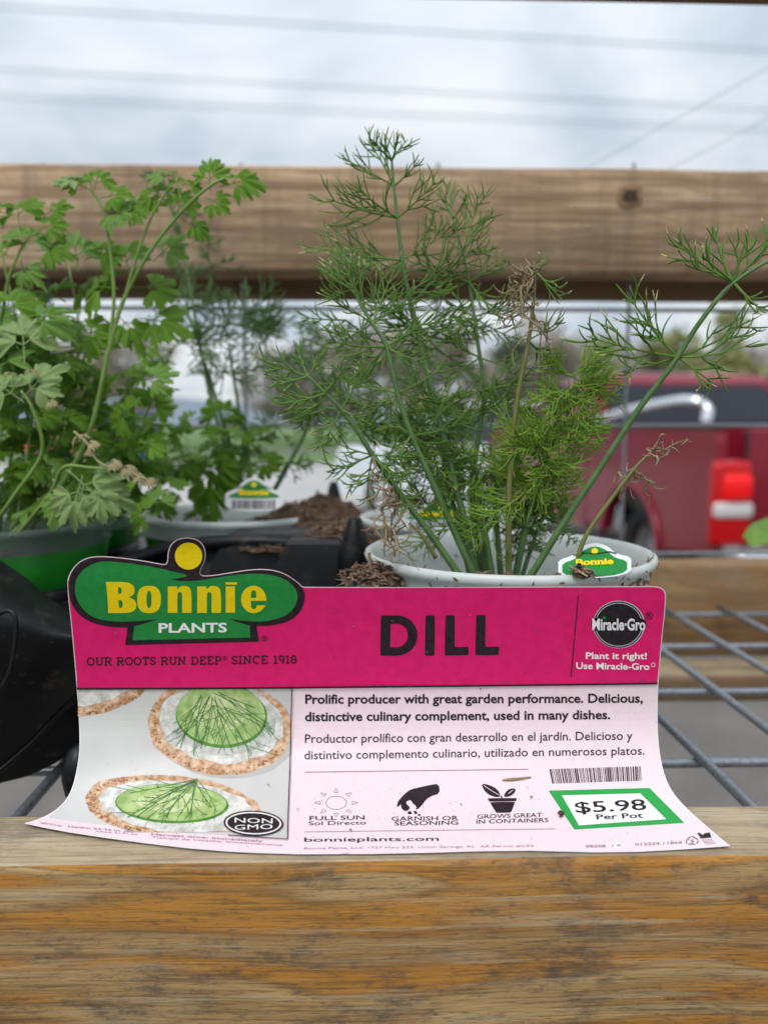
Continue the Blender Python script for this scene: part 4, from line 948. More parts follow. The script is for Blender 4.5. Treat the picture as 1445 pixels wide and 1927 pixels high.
decal('registered_ring', [e3(1087, 126, 11, 11, 24), e3(1087, 126, 9, 9, 24)], CM['black'], 11.8, em); text('R', *K3(1082.5, 132), *K3(1092.5, 132), 7.5, 7.5, .01, CM['black'], 11.8, parent=em)
text('Plant it right!', *K3(897, 255), *K3(1080, 256), 12, 12, .022, CM['white'], 11.8); text('Use Miracle-Gro', *K3(868, 285), *K3(1088, 288), 12, 12, .022, CM['white'], 11.8)
decal('registered_ring', [e3(1099, 273, 6.5, 6.5, 20), e3(1099, 273, 5, 5, 20)], CM['white'], 11.8); 
# body text
T = CM['black']
text('Prolific producer with great garden performance. Delicious,', 574.5, 1324, 1209, 1322, 17, 17, .024, T, 2.5)
text('distinctive culinary complement, used in many dishes.', 574, 1357, 1147.5, 1353, 17, 17, .024, T, 2.5)
text('Productor prolífico con gran desarrollo en el jardín. Delicioso y', 574, 1398, 1189.5, 1392, 16, 16, .006, T, 2.5)
text('distintivo complemento culinario, utilizado en numerosos platos.', 573, 1429, 1212, 1420, 16, 15.5, .006, T, 2.5)
mb = MB(); ribbon(mb, [(574+i*42, 1453-i*.54) for i in range(11)], 1.5, 2.5); ribbon(mb, [(572.6+i*42.9, 1565.4-i*.52) for i in range(12)], 1.2, 2.5); mb.build('rule', CM['grey'], card)
mb = MB(); x = 0; r6 = random.Random(44)
while x < 171:
    w_ = r6.choice((1.1, 1.1, 1.9, 2.7)); u = x/173
    for (a, b) in ((0, .5), (.5, 1)):
        def q(xx, vv): return (1033.2+xx*(173-0)/173+vv*(5.5-4.5*xx/173), 1447.3-5.3*xx/173+vv*(27.3-.4*xx/173))
        k = len(mb.V); mb.V += [C3(*q(x, a), 2.5), C3(*q(x, b), 2.5), C3(*q(x+w_, b), 2.5), C3(*q(x+w_, a), 2.5)]; mb.face([k, k+1, k+2, k+3])
    x += w_+r6.choice((1.0, 1.3, 1.9, 2.4))
mb.build('barcode', T, card)
fr = decal('price_frame', [[(1031.6, 1487.7), (1221.4, 1482.7), (1287, 1548.5), (1080, 1561)]], CM['frame'], 2.5); decal('price_panel', [[(1057, 1496.8), (1204, 1493), (1252.7, 1541.5), (1089, 1553)]], CM['white'], 3.6, fr)
text('$5.98', 1084, 1529.5, 1217, 1523.5, 20, 20, .012, T, 4.5, 'price', fr, sk=-5); text('Per Pot', 1122.5, 1542, 1210, 1538.5, 9.5, 9.5, .02, T, 4.5, 'price', fr, sk=-2)
# pictograms
def e2(cx, cy, rx, ry, n=36): return [(cx+rx*cos(2*pi*i/n), cy+ry*sin(2*pi*i/n)) for i in range(n)]
sx_, sy_ = K3(148, 687.5); decal('sun_disc', [e2(sx_, sy_, 20, 13), e2(sx_, sy_, 18.6, 11.9)], CM['sun'], 2.5)
mb = MB()
for i in range(8):
    a = radians(90+45*i); u = (cos(a), -sin(a)*.66); v = (-sin(a)*1.0, -cos(a)*.8); tip = (sx_+u[0]*41, sy_+u[1]*41); b1 = (sx_+u[0]*30+v[0]*4.5, sy_+u[1]*30+v[1]*4); b2 = (sx_+u[0]*30-v[0]*4.5, sy_+u[1]*30-v[1]*4)
    for j, (p_, q_) in enumerate(((tip, b1), (b1, b2), (b2, tip))): ribbon(mb, [p_, q_], 1.1, 2.5+j*.05)
mb.build('sun_rays', CM['sun'], card)
hand = [(456, 630), (430, 634), (398, 641), (372, 647), (358, 657), (346, 668), (333, 684), (329, 700), (337, 698), (342, 690), (343, 703), (352, 712), (362, 712), (371, 702), (357, 690), (360, 682), (372, 679), (378, 690), (390, 699), (386, 708), (394, 706), (406, 694), (416, 680), (430, 668), (459, 660)]
decal('hand_pictogram', [chaikin([K3(*p) for p in hand], 1)], T, 2.5)
for q in ([(361, 716), (371, 712), (376, 720), (366, 723)], [(380, 712), (388, 712), (392, 720), (384, 722)], [(392, 722), (400, 721), (401, 727), (394, 727)]): decal('crumb_pictogram', [[K3(*p) for p in q]], T, 2.5)
decal('pot_pictogram', [rr([K3(*p) for p in [(602, 674), (690, 673), (688, 683), (607, 684)]], 1)], T, 2.5); decal('pot_pictogram', [rr([K3(*p) for p in [(609, 685.5), (685, 684.5), (673, 717), (628, 718)]], 1.5)], T, 2.5)
decal('leaf_pictogram', [chaikin([K3(*p) for p in [(583, 629), (608, 634), (632, 646), (643, 669), (625, 671), (603, 662), (590, 648)]], 2)], T, 2.5); decal('leaf_pictogram', [chaikin([K3(*p) for p in [(686, 644), (686, 655), (672, 668), (650, 671), (655, 656), (668, 645)]], 2)], T, 2.5)
mb = MB(); ribbon(mb, [K3(643, 666), K3(645, 674)], 2.2, 2.6); mb.build('stalk_pictogram', T, card)
mb = MB(); ribbon(mb, [K3(590, 635), K3(612, 650), K3(636, 664)], 1.0, 3.6); ribbon(mb, [K3(678, 650), K3(664, 660)], 1.0, 3.6); mb.build('leaf_vein', CM['pale'], card)
text('FULL SUN', 582.6, 1543.5, 686, 1542, 7.8, 7.8, .010, T, 2.5); text('Sol Directo', 581, 1552.8, 689, 1551.4, 7.2, 7.2, .006, T, 2.5)
text('GARNISH OR', 736.7, 1544.5, 862, 1543, 7.8, 7.8, .010, T, 2.5); text('SEASONING', 742, 1553.3, 862, 1551.6, 7.6, 7.6, .010, T, 2.5)
text('GROWS GREAT', 897.6, 1540.5, 1019.7, 1537, 7.6, 7.6, .010, T, 2.5); text('IN CONTAINERS', 896, 1550, 1031.6, 1546.6, 7.6, 7.6, .010, T, 2.5)
text('bonnieplants.com', 572.6, 1584, 825.6, 1582, 8, 8, .012, T, 2.5)
text('Bonnie Plants, LLC 1727 Hwy 223, Union Springs, AL  AR Permit #C55', 572.6, 1598.3, 1003.5, 1593.5, 4, 4, .004, CM['grey'], 2.5)
text('98208', 1101, 1595, 1139, 1594.3, 5, 5, .02, CM['grey'], 2.5); decal('code_oval', [e2(1159.5, 1590.5, 12.5, 5.2, 24)], CM['white'], 2.5); text('19', 1151, 1593.5, 1168, 1593, 5, 5, .01, CM['grey'], 3.6)
text('012224.11866', 1194.5, 1591.5, 1283, 1587.5, 5, 5, .02, CM['grey'], 2.5)
mb = MB(); rc = [(1300, 1572.5), (1314.5, 1581.5), (1309, 1588), (1292, 1588.5), (1290, 1583), (1300, 1572.5)]
for j in range(0, 5): a, b = rc[j], rc[j+1]; ribbon(mb, [(a[0]+(b[0]-a[0])*.08, a[1]+(b[1]-a[1])*.08), (a[0]+(b[0]-a[0])*.85, a[1]+(b[1]-a[1])*.85)], 1.8, 2.5+j*.05)
mb.build('recycling_mark', T, card); text('5', 1299, 1585.5, 1305, 1585.3, 5.5, 5.5, .01, T, 2.5)
decal('dark_mark', [[(1311, 1567.5), (1316, 1567), (1321, 1571), (1326, 1567.5), (1335, 1566.5), (1338, 1576), (1318, 1578)]], T, 2.5)
mb = MB()
for j in range(4): ribbon(mb, [(1319+j*2.4, 1581+j*2.6), (1340+j*2.2, 1579+j*2.6)], .9, 2.5)
mb.build('fine_print', CM['grey'], card)
# dirt on the card
r8 = random.Random(88); mb = MB()
for i in range(260):
    px, py = r8.uniform(150, 1235), r8.choice((r8.uniform(1110, 1285), r8.uniform(1290, 1590), r8.uniform(1430, 1595)))
    if py > 1530: px = r8.uniform(150, 1290)
    s = r8.uniform(.35, 1.0)*(2.0 if r8.random() < .10 else 1); a = r8.uniform(0, pi); L = [(px+s*(1.8 if q % 3 == 0 else .8)*cos(a+q*pi/2.5), py+s*sin(a+q*pi/2.5)) for q in range(5)]
    b = len(mb.V); mb.V += [C3(*p, 15.5) for p in L]; mb.V.append(C3(px, py, 17)); mi = 0 if r8.random() < .55 else 1
    for q in range(5): mb.face([b+q, b+(q+1) % 5, b+5], mi)
tag(mb.build('dirt_specks', [M['bark'], M['dry']], card), kind='stuff')
mb = MB(); mb.tube([C3(945, 1468, 6), C3(960, 1467, 6.5), C3(975, 1465.5, 7.5), C3(999, 1462.5, 6)], [.0003, .0006, .0005, .00025], 6); tag(mb.build('straw_bit', M['dry'], None, org=C3(970, 1466, 4)), 'short dry straw stuck on the card above the pot pictogram', 'straw')
mb = MB(); r9 = random.Random(3)
for i in range(26):
    p = C3(1056+r9.gauss(0, 2.6), 1531.5+r9.gauss(0, 2.6), 8+r9.uniform(0, 5)); u = Vector((r9.gauss(0, 1), r9.gauss(0, 1), r9.gauss(0, 1))).normalized()*.0009; v = u.orthogonal()*.5; b = len(mb.V); mb.V += [p+u, p+v, p-u, p-v+Vector((0, -.0004, .0003))]; mb.face([b, b+1, b+2]); mb.face([b, b+2, b+3])
tag(mb.build('soil_crumb', M['bark'], None, org=C3(1057, 1532, 6)), 'brown crumb of soil on the edge of the green price frame', 'soil')

# ------------------------------------------------------------------ little arched tags in the pots
M['tagwhite'] = mat('white_tag_plastic', (.72, .74, .74), .35, (.66, .68, .68), 60)
def small_tag(px0, px1, ytop, yb, Y, label, lean, bar=True, dirt=False, slope=0.0):
    pc = P((px0+px1)/2, yb, Y); W = (px1-px0)
    t = thing('pot_tag', pc, label, 'tag')
    def mapf(u, v, d=0.0):                          # u 0..1 across, v 0..1 up
        px = px0+W*u; py = yb-(yb-ytop)*v+slope*(u-.5)*W
        Yq = Y+lean*v-d; return P(px, py, Yq)
    H = yb-ytop
    def shape(ins):
        o = [(ins, -.25), (ins, .34)]
        top = [(.0, .36), (.05, .47), (.12, .50), (.22, .60), (.33, .86), (.5, 1.0), (.67, .86), (.78, .60), (.88, .50), (.95, .47), (1.0, .36)]
        sx = 1-2*ins; o += [(ins+(a)*sx, b-ins*(W/H)*.9) for a, b in top]; o += [(1-ins, .34), (1-ins, -.25)]
        return o
    def fill(L, d, nm, m, par):
        v2, fs = tri_fill([chaikin(L, 2)]); return mk(nm, [mapf(a, b, d) for a, b in v2], fs, m, par)
    plate = fill(shape(0), 0, 'plate', M['tagwhite'], t); L = chaikin(shape(0), 2); mb = MB()
    for a, b in L: mb.V.append(mapf(a, b, 0)); mb.V.append(mapf(a, b, -.0009))
    for i in range(len(L)): j = (i+1) % len(L); mb.face([2*i, 2*j, 2*j+1, 2*i+1])
    mb.build('plate_edge', M['tagwhite'], t); fill(shape(0), -.0009, 'plate_back', M['tagwhite'], t)
    g = [p for p in shape(.055)]; g = [(a, max(b, .22 if bar else -.2)) for a, b in g]
    fill(g, .0003, 'green_panel', CM['green'], t)
    o = [(.5+.045*cos(a), (.71 if bar else .68)+.045*W/H*sin(a)) for a in [2*pi*i/18 for i in range(18)]]; fill(o, .0006, 'yellow_dot', CM['yellow'], t)
    text('Bonnie', .24, 0, .76, 0, .21, .21, .05, CM['yellow'], 0, parent=t, mapf=lambda x, y: mapf(x, (.34 if bar else .22)-y, .0006))
    mb = MB(); ln = [(.20, .56), (.30, .63), (.42, .60), (.5, .57), (.60, .60), (.70, .63), (.80, .56)]
    for i in range(len(ln)-1): b = len(mb.V); (x0, y0), (x1, y1) = ln[i], ln[i+1]; mb.V += [mapf(x0, y0, .0006), mapf(x1, y1, .0006), mapf(x1, y1+.035, .0006), mapf(x0, y0+.035, .0006)]; mb.face([b, b+1, b+2, b+3])
    mb.build('swoosh', CM['black'], t)
    if bar:
        mb = MB(); x = .12; r = random.Random(int(px0))
        while x < .88:
            w_ = r.choice((.010, .016, .024)); b = len(mb.V); mb.V += [mapf(x, -.16, .0005), mapf(x+w_, -.16, .0005), mapf(x+w_, .16, .0005), mapf(x, .16, .0005)]; mb.face([b, b+1, b+2, b+3]); x += w_+r.choice((.012, .02, .026))
        mb.build('barcode', CM['black'], t)
    return t
small_tag(1050, 1187, 1020, 1074, .2935, 'small arched green and white tag poking up at the front rim of the dill pot', .012, bar=False, slope=-.04)
small_tag(424, 532, 897, 949, .452, 'small arched green tag with barcode on the far white pot', .004)
small_tag(752, 906, 936, 990, .432, 'small arched green tag half hidden behind the dill stems', .004)
heap((P(1098, 1072, .288).x, .2885, P(1098, 1076, .288).z), (.0042, .0024), .0022, 21, 'soil crumbs lodged on the rim before the small tag', 40)
# ------------------------------------------------------------------ dill
def thread(mb, p, d, L, r, rnd, curl, tip=.3, n=5, sides=3):
    pts = [p]; q = Vector(p); d = Vector(d).normalized(); bend = Vector((rnd.gauss(0, 1), rnd.gauss(0, .6), rnd.gauss(.9, .7)))*curl
    for i in range(n):
        q = q+d*(L/n); pts.append(q.copy()); d = (d+bend/n).normalized()
    rad = [r*(1-.08*i) for i in range(n)]+[r*.25]
    mb.tube(pts, rad, sides, 0, False, 1 if rnd.random() < tip else None)
    return pts, d
def pinna(mb, base, tip, rnd, dens=1.0, r=.00045, gap=.0050, sub=.50, curl=.35, tipp=.3, sag=.0):
    base, tip = Vector(base), Vector(tip); ax = tip-base; L = ax.length
    if L < .001: return
    side = ax.cross(Vector((rnd.gauss(0, .35), -1, rnd.gauss(0, .35)))).normalized()
    mid = (base+tip)/2+Vector((rnd.uniform(-.07, .07), rnd.uniform(-.1, .1), rnd.uniform(-.10, .02)-sag))*L
    pts = [((1-t)**2)*base+2*t*(1-t)*mid+t*t*tip for t in [i/10 for i in range(11)]]
    mb.tube(pts, [r*1.25*(1-.06*i) for i in range(10)]+[r*.3], 4, 0, False)
    n = max(2, int(L/gap*dens))
    for i in range(1, n+1):
        t = i/(n+.6)*.95+.03; k = min(9, int(t*10)); p = pts[k].lerp(pts[k+1], t*10-k); d = (pts[k+1]-pts[k]).normalized()
        for sg in (-1, 1):
            if rnd.random() < .16: continue
            a = radians(rnd.uniform(20, 42)); out = (side*sg+Vector((rnd.gauss(0, .2), rnd.gauss(0, .4), rnd.gauss(.18, .22)))).normalized()
            dd = d*cos(a)+out*sin(a); l = L*sub*(1-.62*t)*rnd.uniform(.7, 1.15); l = max(.006, min(.022, l*1.38))
            q, dl = thread(mb, p, dd, l, r, rnd, curl, tipp)
            m = 2 if l > .012 else 1
            for j in range(m):
                if l < .0055 and rnd.random() < .5: continue
                b = q[1+j] if j < 2 else q[2]; s2 = -1 if (j+i) % 2 else 1
                d2 = (dd*1.0+out.cross(dd).cross(dd)*0+side*s2*rnd.uniform(.25, .55)+Vector((rnd.gauss(0, .2), rnd.gauss(0, .4), rnd.gauss(.1, .25)))).normalized()
                thread(mb, b, d2, l*rnd.uniform(.45, .72), r*.9, rnd, curl, tipp)
def path(pts): return curve([P(*p) for p in pts], 6)
def stem_obj(t, pts, r0, r1, m='stem', name='stem', sides=8):
    c = path(pts); n = len(c); mb = MB(); mb.tube(c, [r0+(r1-r0)*i/(n-1) for i in range(n)], sides, 0, True)
    return mb.build(name, M[m], t, True, org=c[0]), c
def frond(t, base, tips, mat_, seed, dens=1.0, r=.00045, gap=.005, sub=.5, curl=.35, tipp=.3, sag=0, name='frond'):
    rnd = random.Random(seed); mb = MB(); b = P(*base)
    for tp in tips:
        px, py = tp[0], tp[1]; Y = tp[2] if len(tp) > 2 else base[2]+rnd.uniform(-.016, .014)
        pinna(mb, b, P(px, py, Y), rnd, dens, r, gap, sub, curl, tipp, sag)
    if not mb.V: return
    return mb.build(name, [M[mat_], M['tip']], t, True, org=b)
dill = thing('dill_plant', (.056, .346, ZR-.016), 'tall feathery dill in the dirt flecked white pot, one long stem arching sideways', 'herb')
YD = .340
st = [ # stems: photo trace with distance, radius at base and top
 ([(900, 1105, .337), (872, 975, .338), (846, 870, .339), (822, 770, .340), (800, 685, .340), (783, 610, .341), (768, 550, .342), (757, 490, .343), (748, 415, .344), (741, 350, .345), (737, 300, .346)], .0021, .0007, 'stem'),
 ([(902, 1105, .330), (850, 990, .328), (812, 905, .326), (774, 819, .325), (748, 740, .324), (727, 652, .324), (701, 609, .324), (680, 575, .324), (664, 545, .325)], .0019, .0007, 'stem'),
 ([(880, 1105, .322), (806, 1000, .320), (753, 930, .318), (701, 856, .316), (672, 810, .315), (643, 771, .314), (612, 740, .313), (580, 708, .312)], .0019, .0007, 'stem'),
 ([(910, 1100, .352), (893, 985, .352), (890, 900, .353), (905, 790, .354), (912, 729, .355), (903, 673, .355), (892, 596, .356), (882, 530, .357), (870, 472, .357), (852, 410, .358)], .0019, .0006, 'stem'),
 ([(957, 1105, .330), (957, 960, .328), (962, 850, .326), (975, 740, .325), (993, 650, .324), (1003, 570, .323), (1006, 505, .323)], .0017, .0009, 'stemolive'),
 ([(985, 1105, .322), (1060, 985, .318), (1128, 882, .313), (1200, 772, .308), (1262, 690, .304), (1310, 615, .300), (1352, 560, .297), (1385, 528, .295), (1450, 488, .292), (1500, 470, .290)], .0019, .0007, 'stem'),
 ([(944, 1105, .345), (932, 960, .346), (930, 880, .347), (925, 800, .348)], .0018, .0008, 'stem'),
 ([(965, 1105, .338), (990, 990, .336), (1012, 915, .334), (1035, 850, .333), (1062, 790, .332), (1085, 735, .331)], .0020, .0008, 'stem'),
 ([(890, 1105, .345), (862, 985, .346), (840, 900, .347), (830, 820, .348)], .0019, .0008, 'stem'),
 ([(920, 1105, .340), (908, 990, .340), (900, 930, .341), (880, 850, .342)], .0022, .0008, 'stem'),
 ([(930, 1105, .333), (915, 1010, .332), (905, 950, .331)], .0016, .0009, 'stem'),
 ([(975, 1105, .345), (1010, 1000, .347), (1030, 950, .348)], .0014, .0007, 'stem')]
for pts, a, b, m_n in st: stem_obj(dill, pts, a*.84, b*.72, m_n)
fr_ = [ # fronds: node, tips
 ((737, 302, .346), [(700, 262), (722, 258), (768, 262), (748, 262)]), ((741, 350, .345), [(645, 297), (790, 300), (690, 262)]),
 ((748, 410, .344), [(612, 372), (824, 336), (668, 350)]), ((757, 490, .343), [(600, 455), (864, 425), (655, 528), (640, 480)]),
 ((768, 550, .342), [(905, 470), (690, 600), (850, 545)]), ((783, 612, .341), [(690, 560), (880, 590), (700, 680)]),
 ((852, 410, .358), [(822, 352), (880, 372), (842, 345)]), ((870, 472, .357), [(925, 398), (802, 405), (928, 470), (900, 360)]), ((882, 530, .357), [(780, 490), (957, 482), (800, 560), (945, 600)]),
 ((892, 596, .356), [(800, 640), (985, 560), (830, 560), (980, 640)]), ((903, 673, .355), [(820, 720), (985, 700), (840, 640)]),
 ((664, 545, .325), [(605, 505), (692, 492), (612, 560), (655, 492)]), ((701, 609, .324), [(600, 540), (602, 655), (790, 545), (640, 480), (745, 500)]), ((727, 652, .324), [(618, 640), (810, 600), (660, 720), (800, 680)]),
 ((748, 740, .324), [(835, 690), (640, 705), (850, 760), (680, 790)]), ((774, 819, .325), [(700, 760), (880, 790), (850, 860), (720, 880)]),
 ((580, 708, .312), [(488, 672), (560, 650), (505, 725), (610, 660)]), ((612, 740, .313), [(520, 760), (650, 690), (560, 800)]), ((643, 771, .314), [(520, 742), (600, 850), (690, 690), (700, 800)]),
 ((701, 856, .316), [(618, 888), (690, 945), (760, 905), (625, 830), (790, 850)]), ((720, 885, .317), [(650, 920), (775, 945)]),
 ((1006, 510, .323), [(1058, 565), (1030, 480)]), ((993, 640, .324), [(1060, 600), (1050, 680)])]
for i, (b, tips) in enumerate(fr_): frond(dill, b, tips, 'dill', 100+i, 1.0, .00043, .0056, .58, .55, .30)
# big loose whorls of the long right stem
for i, (b, tips) in enumerate([((1275, 672, .3035), [(1102, 632, .30), (1178, 548, .305), (1432, 640, .298), (1345, 722, .30), (1165, 700, .312), (1410, 600, .31), (1215, 590, .30)]), ((1378, 530, .2955), [(1268, 452, .297), (1340, 425, .300), (1405, 440, .292), (1300, 500, .304), (1440, 590, .29), (1470, 420, .30), (1320, 480, .288)])]):
    frond(dill, b, tips, 'dill', 300+i, .8, .00052, .0070, .62, .75, .4, .03)
# bright, finely cut young growth low in the middle
rb = random.Random(77)
for i in range(17):
    t_ = i/16; b = (985+100*t_+rb.uniform(-30, 20), 930-215*t_+rb.uniform(-15, 15), .333-.004*t_)
    tips = [(b[0]+rb.choice((-1, 1))*rb.uniform(25, 88), b[1]+rb.uniform(-62, 50)) for _ in range(5)]
    frond(dill, b, tips, 'dillbright', 400+i, 1.25, .00036, .0042, .66, .5, .08)
for i in range(14):
    b = (rb.uniform(760, 985), rb.uniform(745, 900), rb.uniform(.338, .356)); tips = [(b[0]+rb.choice((-1, 1))*rb.uniform(30, 95), b[1]+rb.uniform(-55, 60)) for _ in range(4)]
    frond(dill, b, tips, 'dillbright' if i % 3 == 0 else 'dill', 440+i, 1.1, .00038, .0050, .58, .4, .2)
for i in range(8):
    b = (rb.uniform(975, 1060), rb.uniform(930, 1040), rb.uniform(.330, .350)); tips = [(b[0]+rb.choice((-1, .6))*rb.uniform(18, 50), b[1]+rb.uniform(-55, 35)) for _ in range(4)]
    frond(dill, b, tips, 'dill', 470+i, 1.2, .00034, .0042, .6, .4, .1)
for i in range(12):
    b = (rb.uniform(650, 930), rb.uniform(560, 800), rb.uniform(.345, .362)); tips = [(b[0]+rb.choice((-1, 1))*rb.uniform(30, 90), b[1]+rb.uniform(-65, 60)) for _ in range(4)]
    frond(dill, b, tips, 'dill', 490+i, 1.0, .00042, .0056, .55, .4, .3)
for i in range(18):                                 # low tangle round the stem bases
    b = (rb.uniform(790, 1050), rb.uniform(850, 1020), rb.uniform(.334, .358)); tips = [(b[0]+rb.choice((-1, 1))*rb.uniform(22, 80), b[1]+rb.uniform(-55, 45)) for _ in range(4)]
    frond(dill, b, tips, 'dillbright' if i % 2 else 'dill', 520+i, 1.15, .00036, .0045, .62, .45, .1)
# dried stem at the right rim with curled brown threads
stem_obj(dill, [(1086, 1050, .300), (1105, 1003, .299), (1160, 925, .297), (1195, 880, .296), (1225, 850, .295)], .0011, .0005, 'stemolive')
def dried(base, ends, seed, r=.00035, curl=1.6, m_='dry', name='dried_frond', kk=3):
    rnd = random.Random(seed); mb = MB(); b = P(*base)
    for e_ in ends:
        q = P(e_[0], e_[1], base[2]+rnd.uniform(-.01, .01)); L = (q-b).length; n = 8; pts = []
        for i in range(n+1):
            t_ = i/n; pts.append(b.lerp(q, t_)+Vector((noise.noise(Vector((t_*3.2, seed, e_[0]))), noise.noise(Vector((t_*3, seed+4, e_[0])))*.8, noise.noise(Vector((t_*3.2, seed+8, e_[1])))))*L*.35*min(1, t_*3))
        mb.tube(pts, [r*1.2]*n+[r*.4], 4, 0, False)
        for j in range(kk): thread(mb, pts[2+j*2], (q-b)+Vector((rnd.gauss(0, 1), rnd.gauss(0, .6), rnd.gauss(-.3, 1)))*L*.9, L*rnd.uniform(.25, .5), r*.8, rnd, curl, 0, 6)
    return mb.build(name, M[m_], dill, True, org=b)
dried((1190, 882, .296), [(1155, 905), (1230, 915), (1165, 945), (1222, 945)], 2, .00042, .8, kk=2); dried((1225, 850, .295), [(1250, 815), (1290, 830), (1278, 850), (1235, 872), (1215, 845)], 3, .00036, 2.2)
dried((1003, 520, .322), [(965, 500), (960, 545), (975, 590), (955, 620), (985, 560), (1015, 495), (990, 490), (945, 560), (970, 630)], 4, .00040, 2.4, kk=4); dried((990, 505, .321), [(965, 575), (950, 600), (975, 640), (960, 520), (985, 600)], 5, .00040, 2.4, kk=4)
dried((1005, 590, .323), [(1040, 640), (1045, 680), (1020, 700)], 6, .00030, 1.6)
dried((740, 915, .312), [(690, 940), (700, 985), (735, 1000), (720, 965), (745, 1035), (760, 1040)], 7, .00042, 2.2, kk=4); dried((722, 965, .308), [(730, 1030), (745, 1050), (715, 1010), (760, 1048), (735, 1045)], 8, .00040, 2.6, kk=4); dried((700, 860, .315), [(735, 960), (720, 930)], 9, .00034, 1.4)
stem_obj(dill, [(820, 1050, .318), (795, 1010, .316), (770, 985, .315)], .0009, .0005, 'stemolive')

# dill in the pot behind the barcode tag, and its neighbours, softer with distance
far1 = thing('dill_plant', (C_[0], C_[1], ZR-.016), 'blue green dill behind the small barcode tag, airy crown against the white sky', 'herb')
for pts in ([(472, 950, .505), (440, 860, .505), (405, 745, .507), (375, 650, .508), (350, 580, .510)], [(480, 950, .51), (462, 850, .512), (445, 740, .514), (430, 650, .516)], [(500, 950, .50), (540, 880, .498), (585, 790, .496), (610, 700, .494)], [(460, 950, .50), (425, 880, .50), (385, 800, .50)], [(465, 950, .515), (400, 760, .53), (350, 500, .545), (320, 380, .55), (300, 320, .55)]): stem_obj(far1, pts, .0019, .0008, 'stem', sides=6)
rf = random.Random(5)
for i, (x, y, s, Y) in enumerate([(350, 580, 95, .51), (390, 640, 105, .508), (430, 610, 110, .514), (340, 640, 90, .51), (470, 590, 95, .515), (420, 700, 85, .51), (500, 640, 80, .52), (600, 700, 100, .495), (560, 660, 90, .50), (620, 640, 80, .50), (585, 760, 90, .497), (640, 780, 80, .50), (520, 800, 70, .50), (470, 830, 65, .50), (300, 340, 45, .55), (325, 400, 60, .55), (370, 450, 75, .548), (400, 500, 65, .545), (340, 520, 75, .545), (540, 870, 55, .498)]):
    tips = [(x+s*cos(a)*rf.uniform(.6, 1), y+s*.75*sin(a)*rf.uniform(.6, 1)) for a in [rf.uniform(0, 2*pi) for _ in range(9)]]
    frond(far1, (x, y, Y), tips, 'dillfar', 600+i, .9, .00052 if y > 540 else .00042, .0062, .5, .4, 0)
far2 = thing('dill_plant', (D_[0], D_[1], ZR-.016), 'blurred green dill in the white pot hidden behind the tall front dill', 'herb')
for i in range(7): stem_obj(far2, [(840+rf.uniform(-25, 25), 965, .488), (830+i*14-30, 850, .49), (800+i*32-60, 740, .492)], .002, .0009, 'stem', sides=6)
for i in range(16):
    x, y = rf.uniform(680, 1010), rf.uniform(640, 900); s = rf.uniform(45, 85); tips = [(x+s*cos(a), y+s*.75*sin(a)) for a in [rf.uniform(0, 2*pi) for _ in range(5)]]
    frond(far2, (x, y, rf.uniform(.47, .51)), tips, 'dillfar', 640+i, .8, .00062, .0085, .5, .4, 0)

# ------------------------------------------------------------------ flat parsley
def leaf_mesh(seed, mats, curl=.25, teeth=1.0):
    """a parsley leaf: three wedge leaflets, each cut into rounded lobes, ruffled"""
    rnd = random.Random(seed); V = []; F = []
    def leaflet(ox, oy, rot, sc_):
        NA, NR = 54, 5; half = radians(rnd.uniform(62, 78)); nl = rnd.choice((3, 3, 5)); ph = [rnd.uniform(0, 6) for _ in range(5)]
        lb = [((-1+2*(k+.5)/nl)*half, rnd.uniform(.82, 1.0)*(1 if k == nl//2 else .90), half/nl*1.12) for k in range(nl)]
        b0 = len(V); V.append((ox, oy, 0)); n = NA+1; cr, sr = cos(rot), sin(rot)
        rows = []
        for i in range(n):
            th = -half*1.12+2.24*half*i/NA; r_ = .16
            for a, L, w_ in lb:
                u = (th-a)/w_
                if abs(u) < 1:
                    q = L*(1-abs(u)**2.8)**.55*(1-.16*teeth*(1-abs(cos(u*1.5*pi)))**1.2); r_ = max(r_, q)
            rows.append((th, r_))
        for k in range(1, NR+1):
            for th, r_ in rows:
                w_ = (k/NR); rr_ = r_*w_; x, y = rr_*sin(th)*.92, rr_*cos(th)
                z = curl*(.16*rr_*sin(th*7+ph[0])+.14*rr_*rr_*sin(th*3.3+ph[1])-.42*rr_*rr_+.10*rr_**3*sin(th*13+ph[2]))+.05*abs(th)*rr_
                X = (x*cr+y*sr)*sc_+ox; Y = (-x*sr+y*cr)*sc_+oy; V.append((X, Y, z*sc_-curl*.25*(X*X+Y*Y)))
        for i in range(NA): F.append((b0, b0+1+i, b0+2+i))
        for k in range(NR-1):
            for i in range(NA): a = b0+1+k*n+i; F.append((a, a+n, a+n+1, a+1))
    def rachis(x0, y0, x1, y1, w_=.014):
        d = sqrt((x1-x0)**2+(y1-y0)**2); nx, ny = -(y1-y0)/d*w_, (x1-x0)/d*w_; b = len(V)
        for x, y in ((x0, y0), (x1, y1)):
            z = -curl*.25*(x*x+y*y); V.extend([(x+nx, y+ny, z), (x-nx, y-ny, z), (x, y, z-w_*1.6)])
        F.extend([(b, b+3, b+4, b+1), (b+1, b+4, b+5, b+2), (b+2, b+5, b+3, b)])
    rachis(0, -.25, 0, .34)
    leaflet(0, .32, rnd.uniform(-.12, .12), .68); a1 = rnd.uniform(.95, 1.25)
    for sg in (-1, 1): ox, oy = sg*.13, .20; rachis(0, .12, ox, oy); leaflet(ox, oy, sg*a1, rnd.uniform(.54, .64))
    me = bpy.data.meshes.new('leaf'); me.from_pydata(V, [], F); me.materials.append(mats); me.polygons.foreach_set('use_smooth', [True]*len(F)); return me
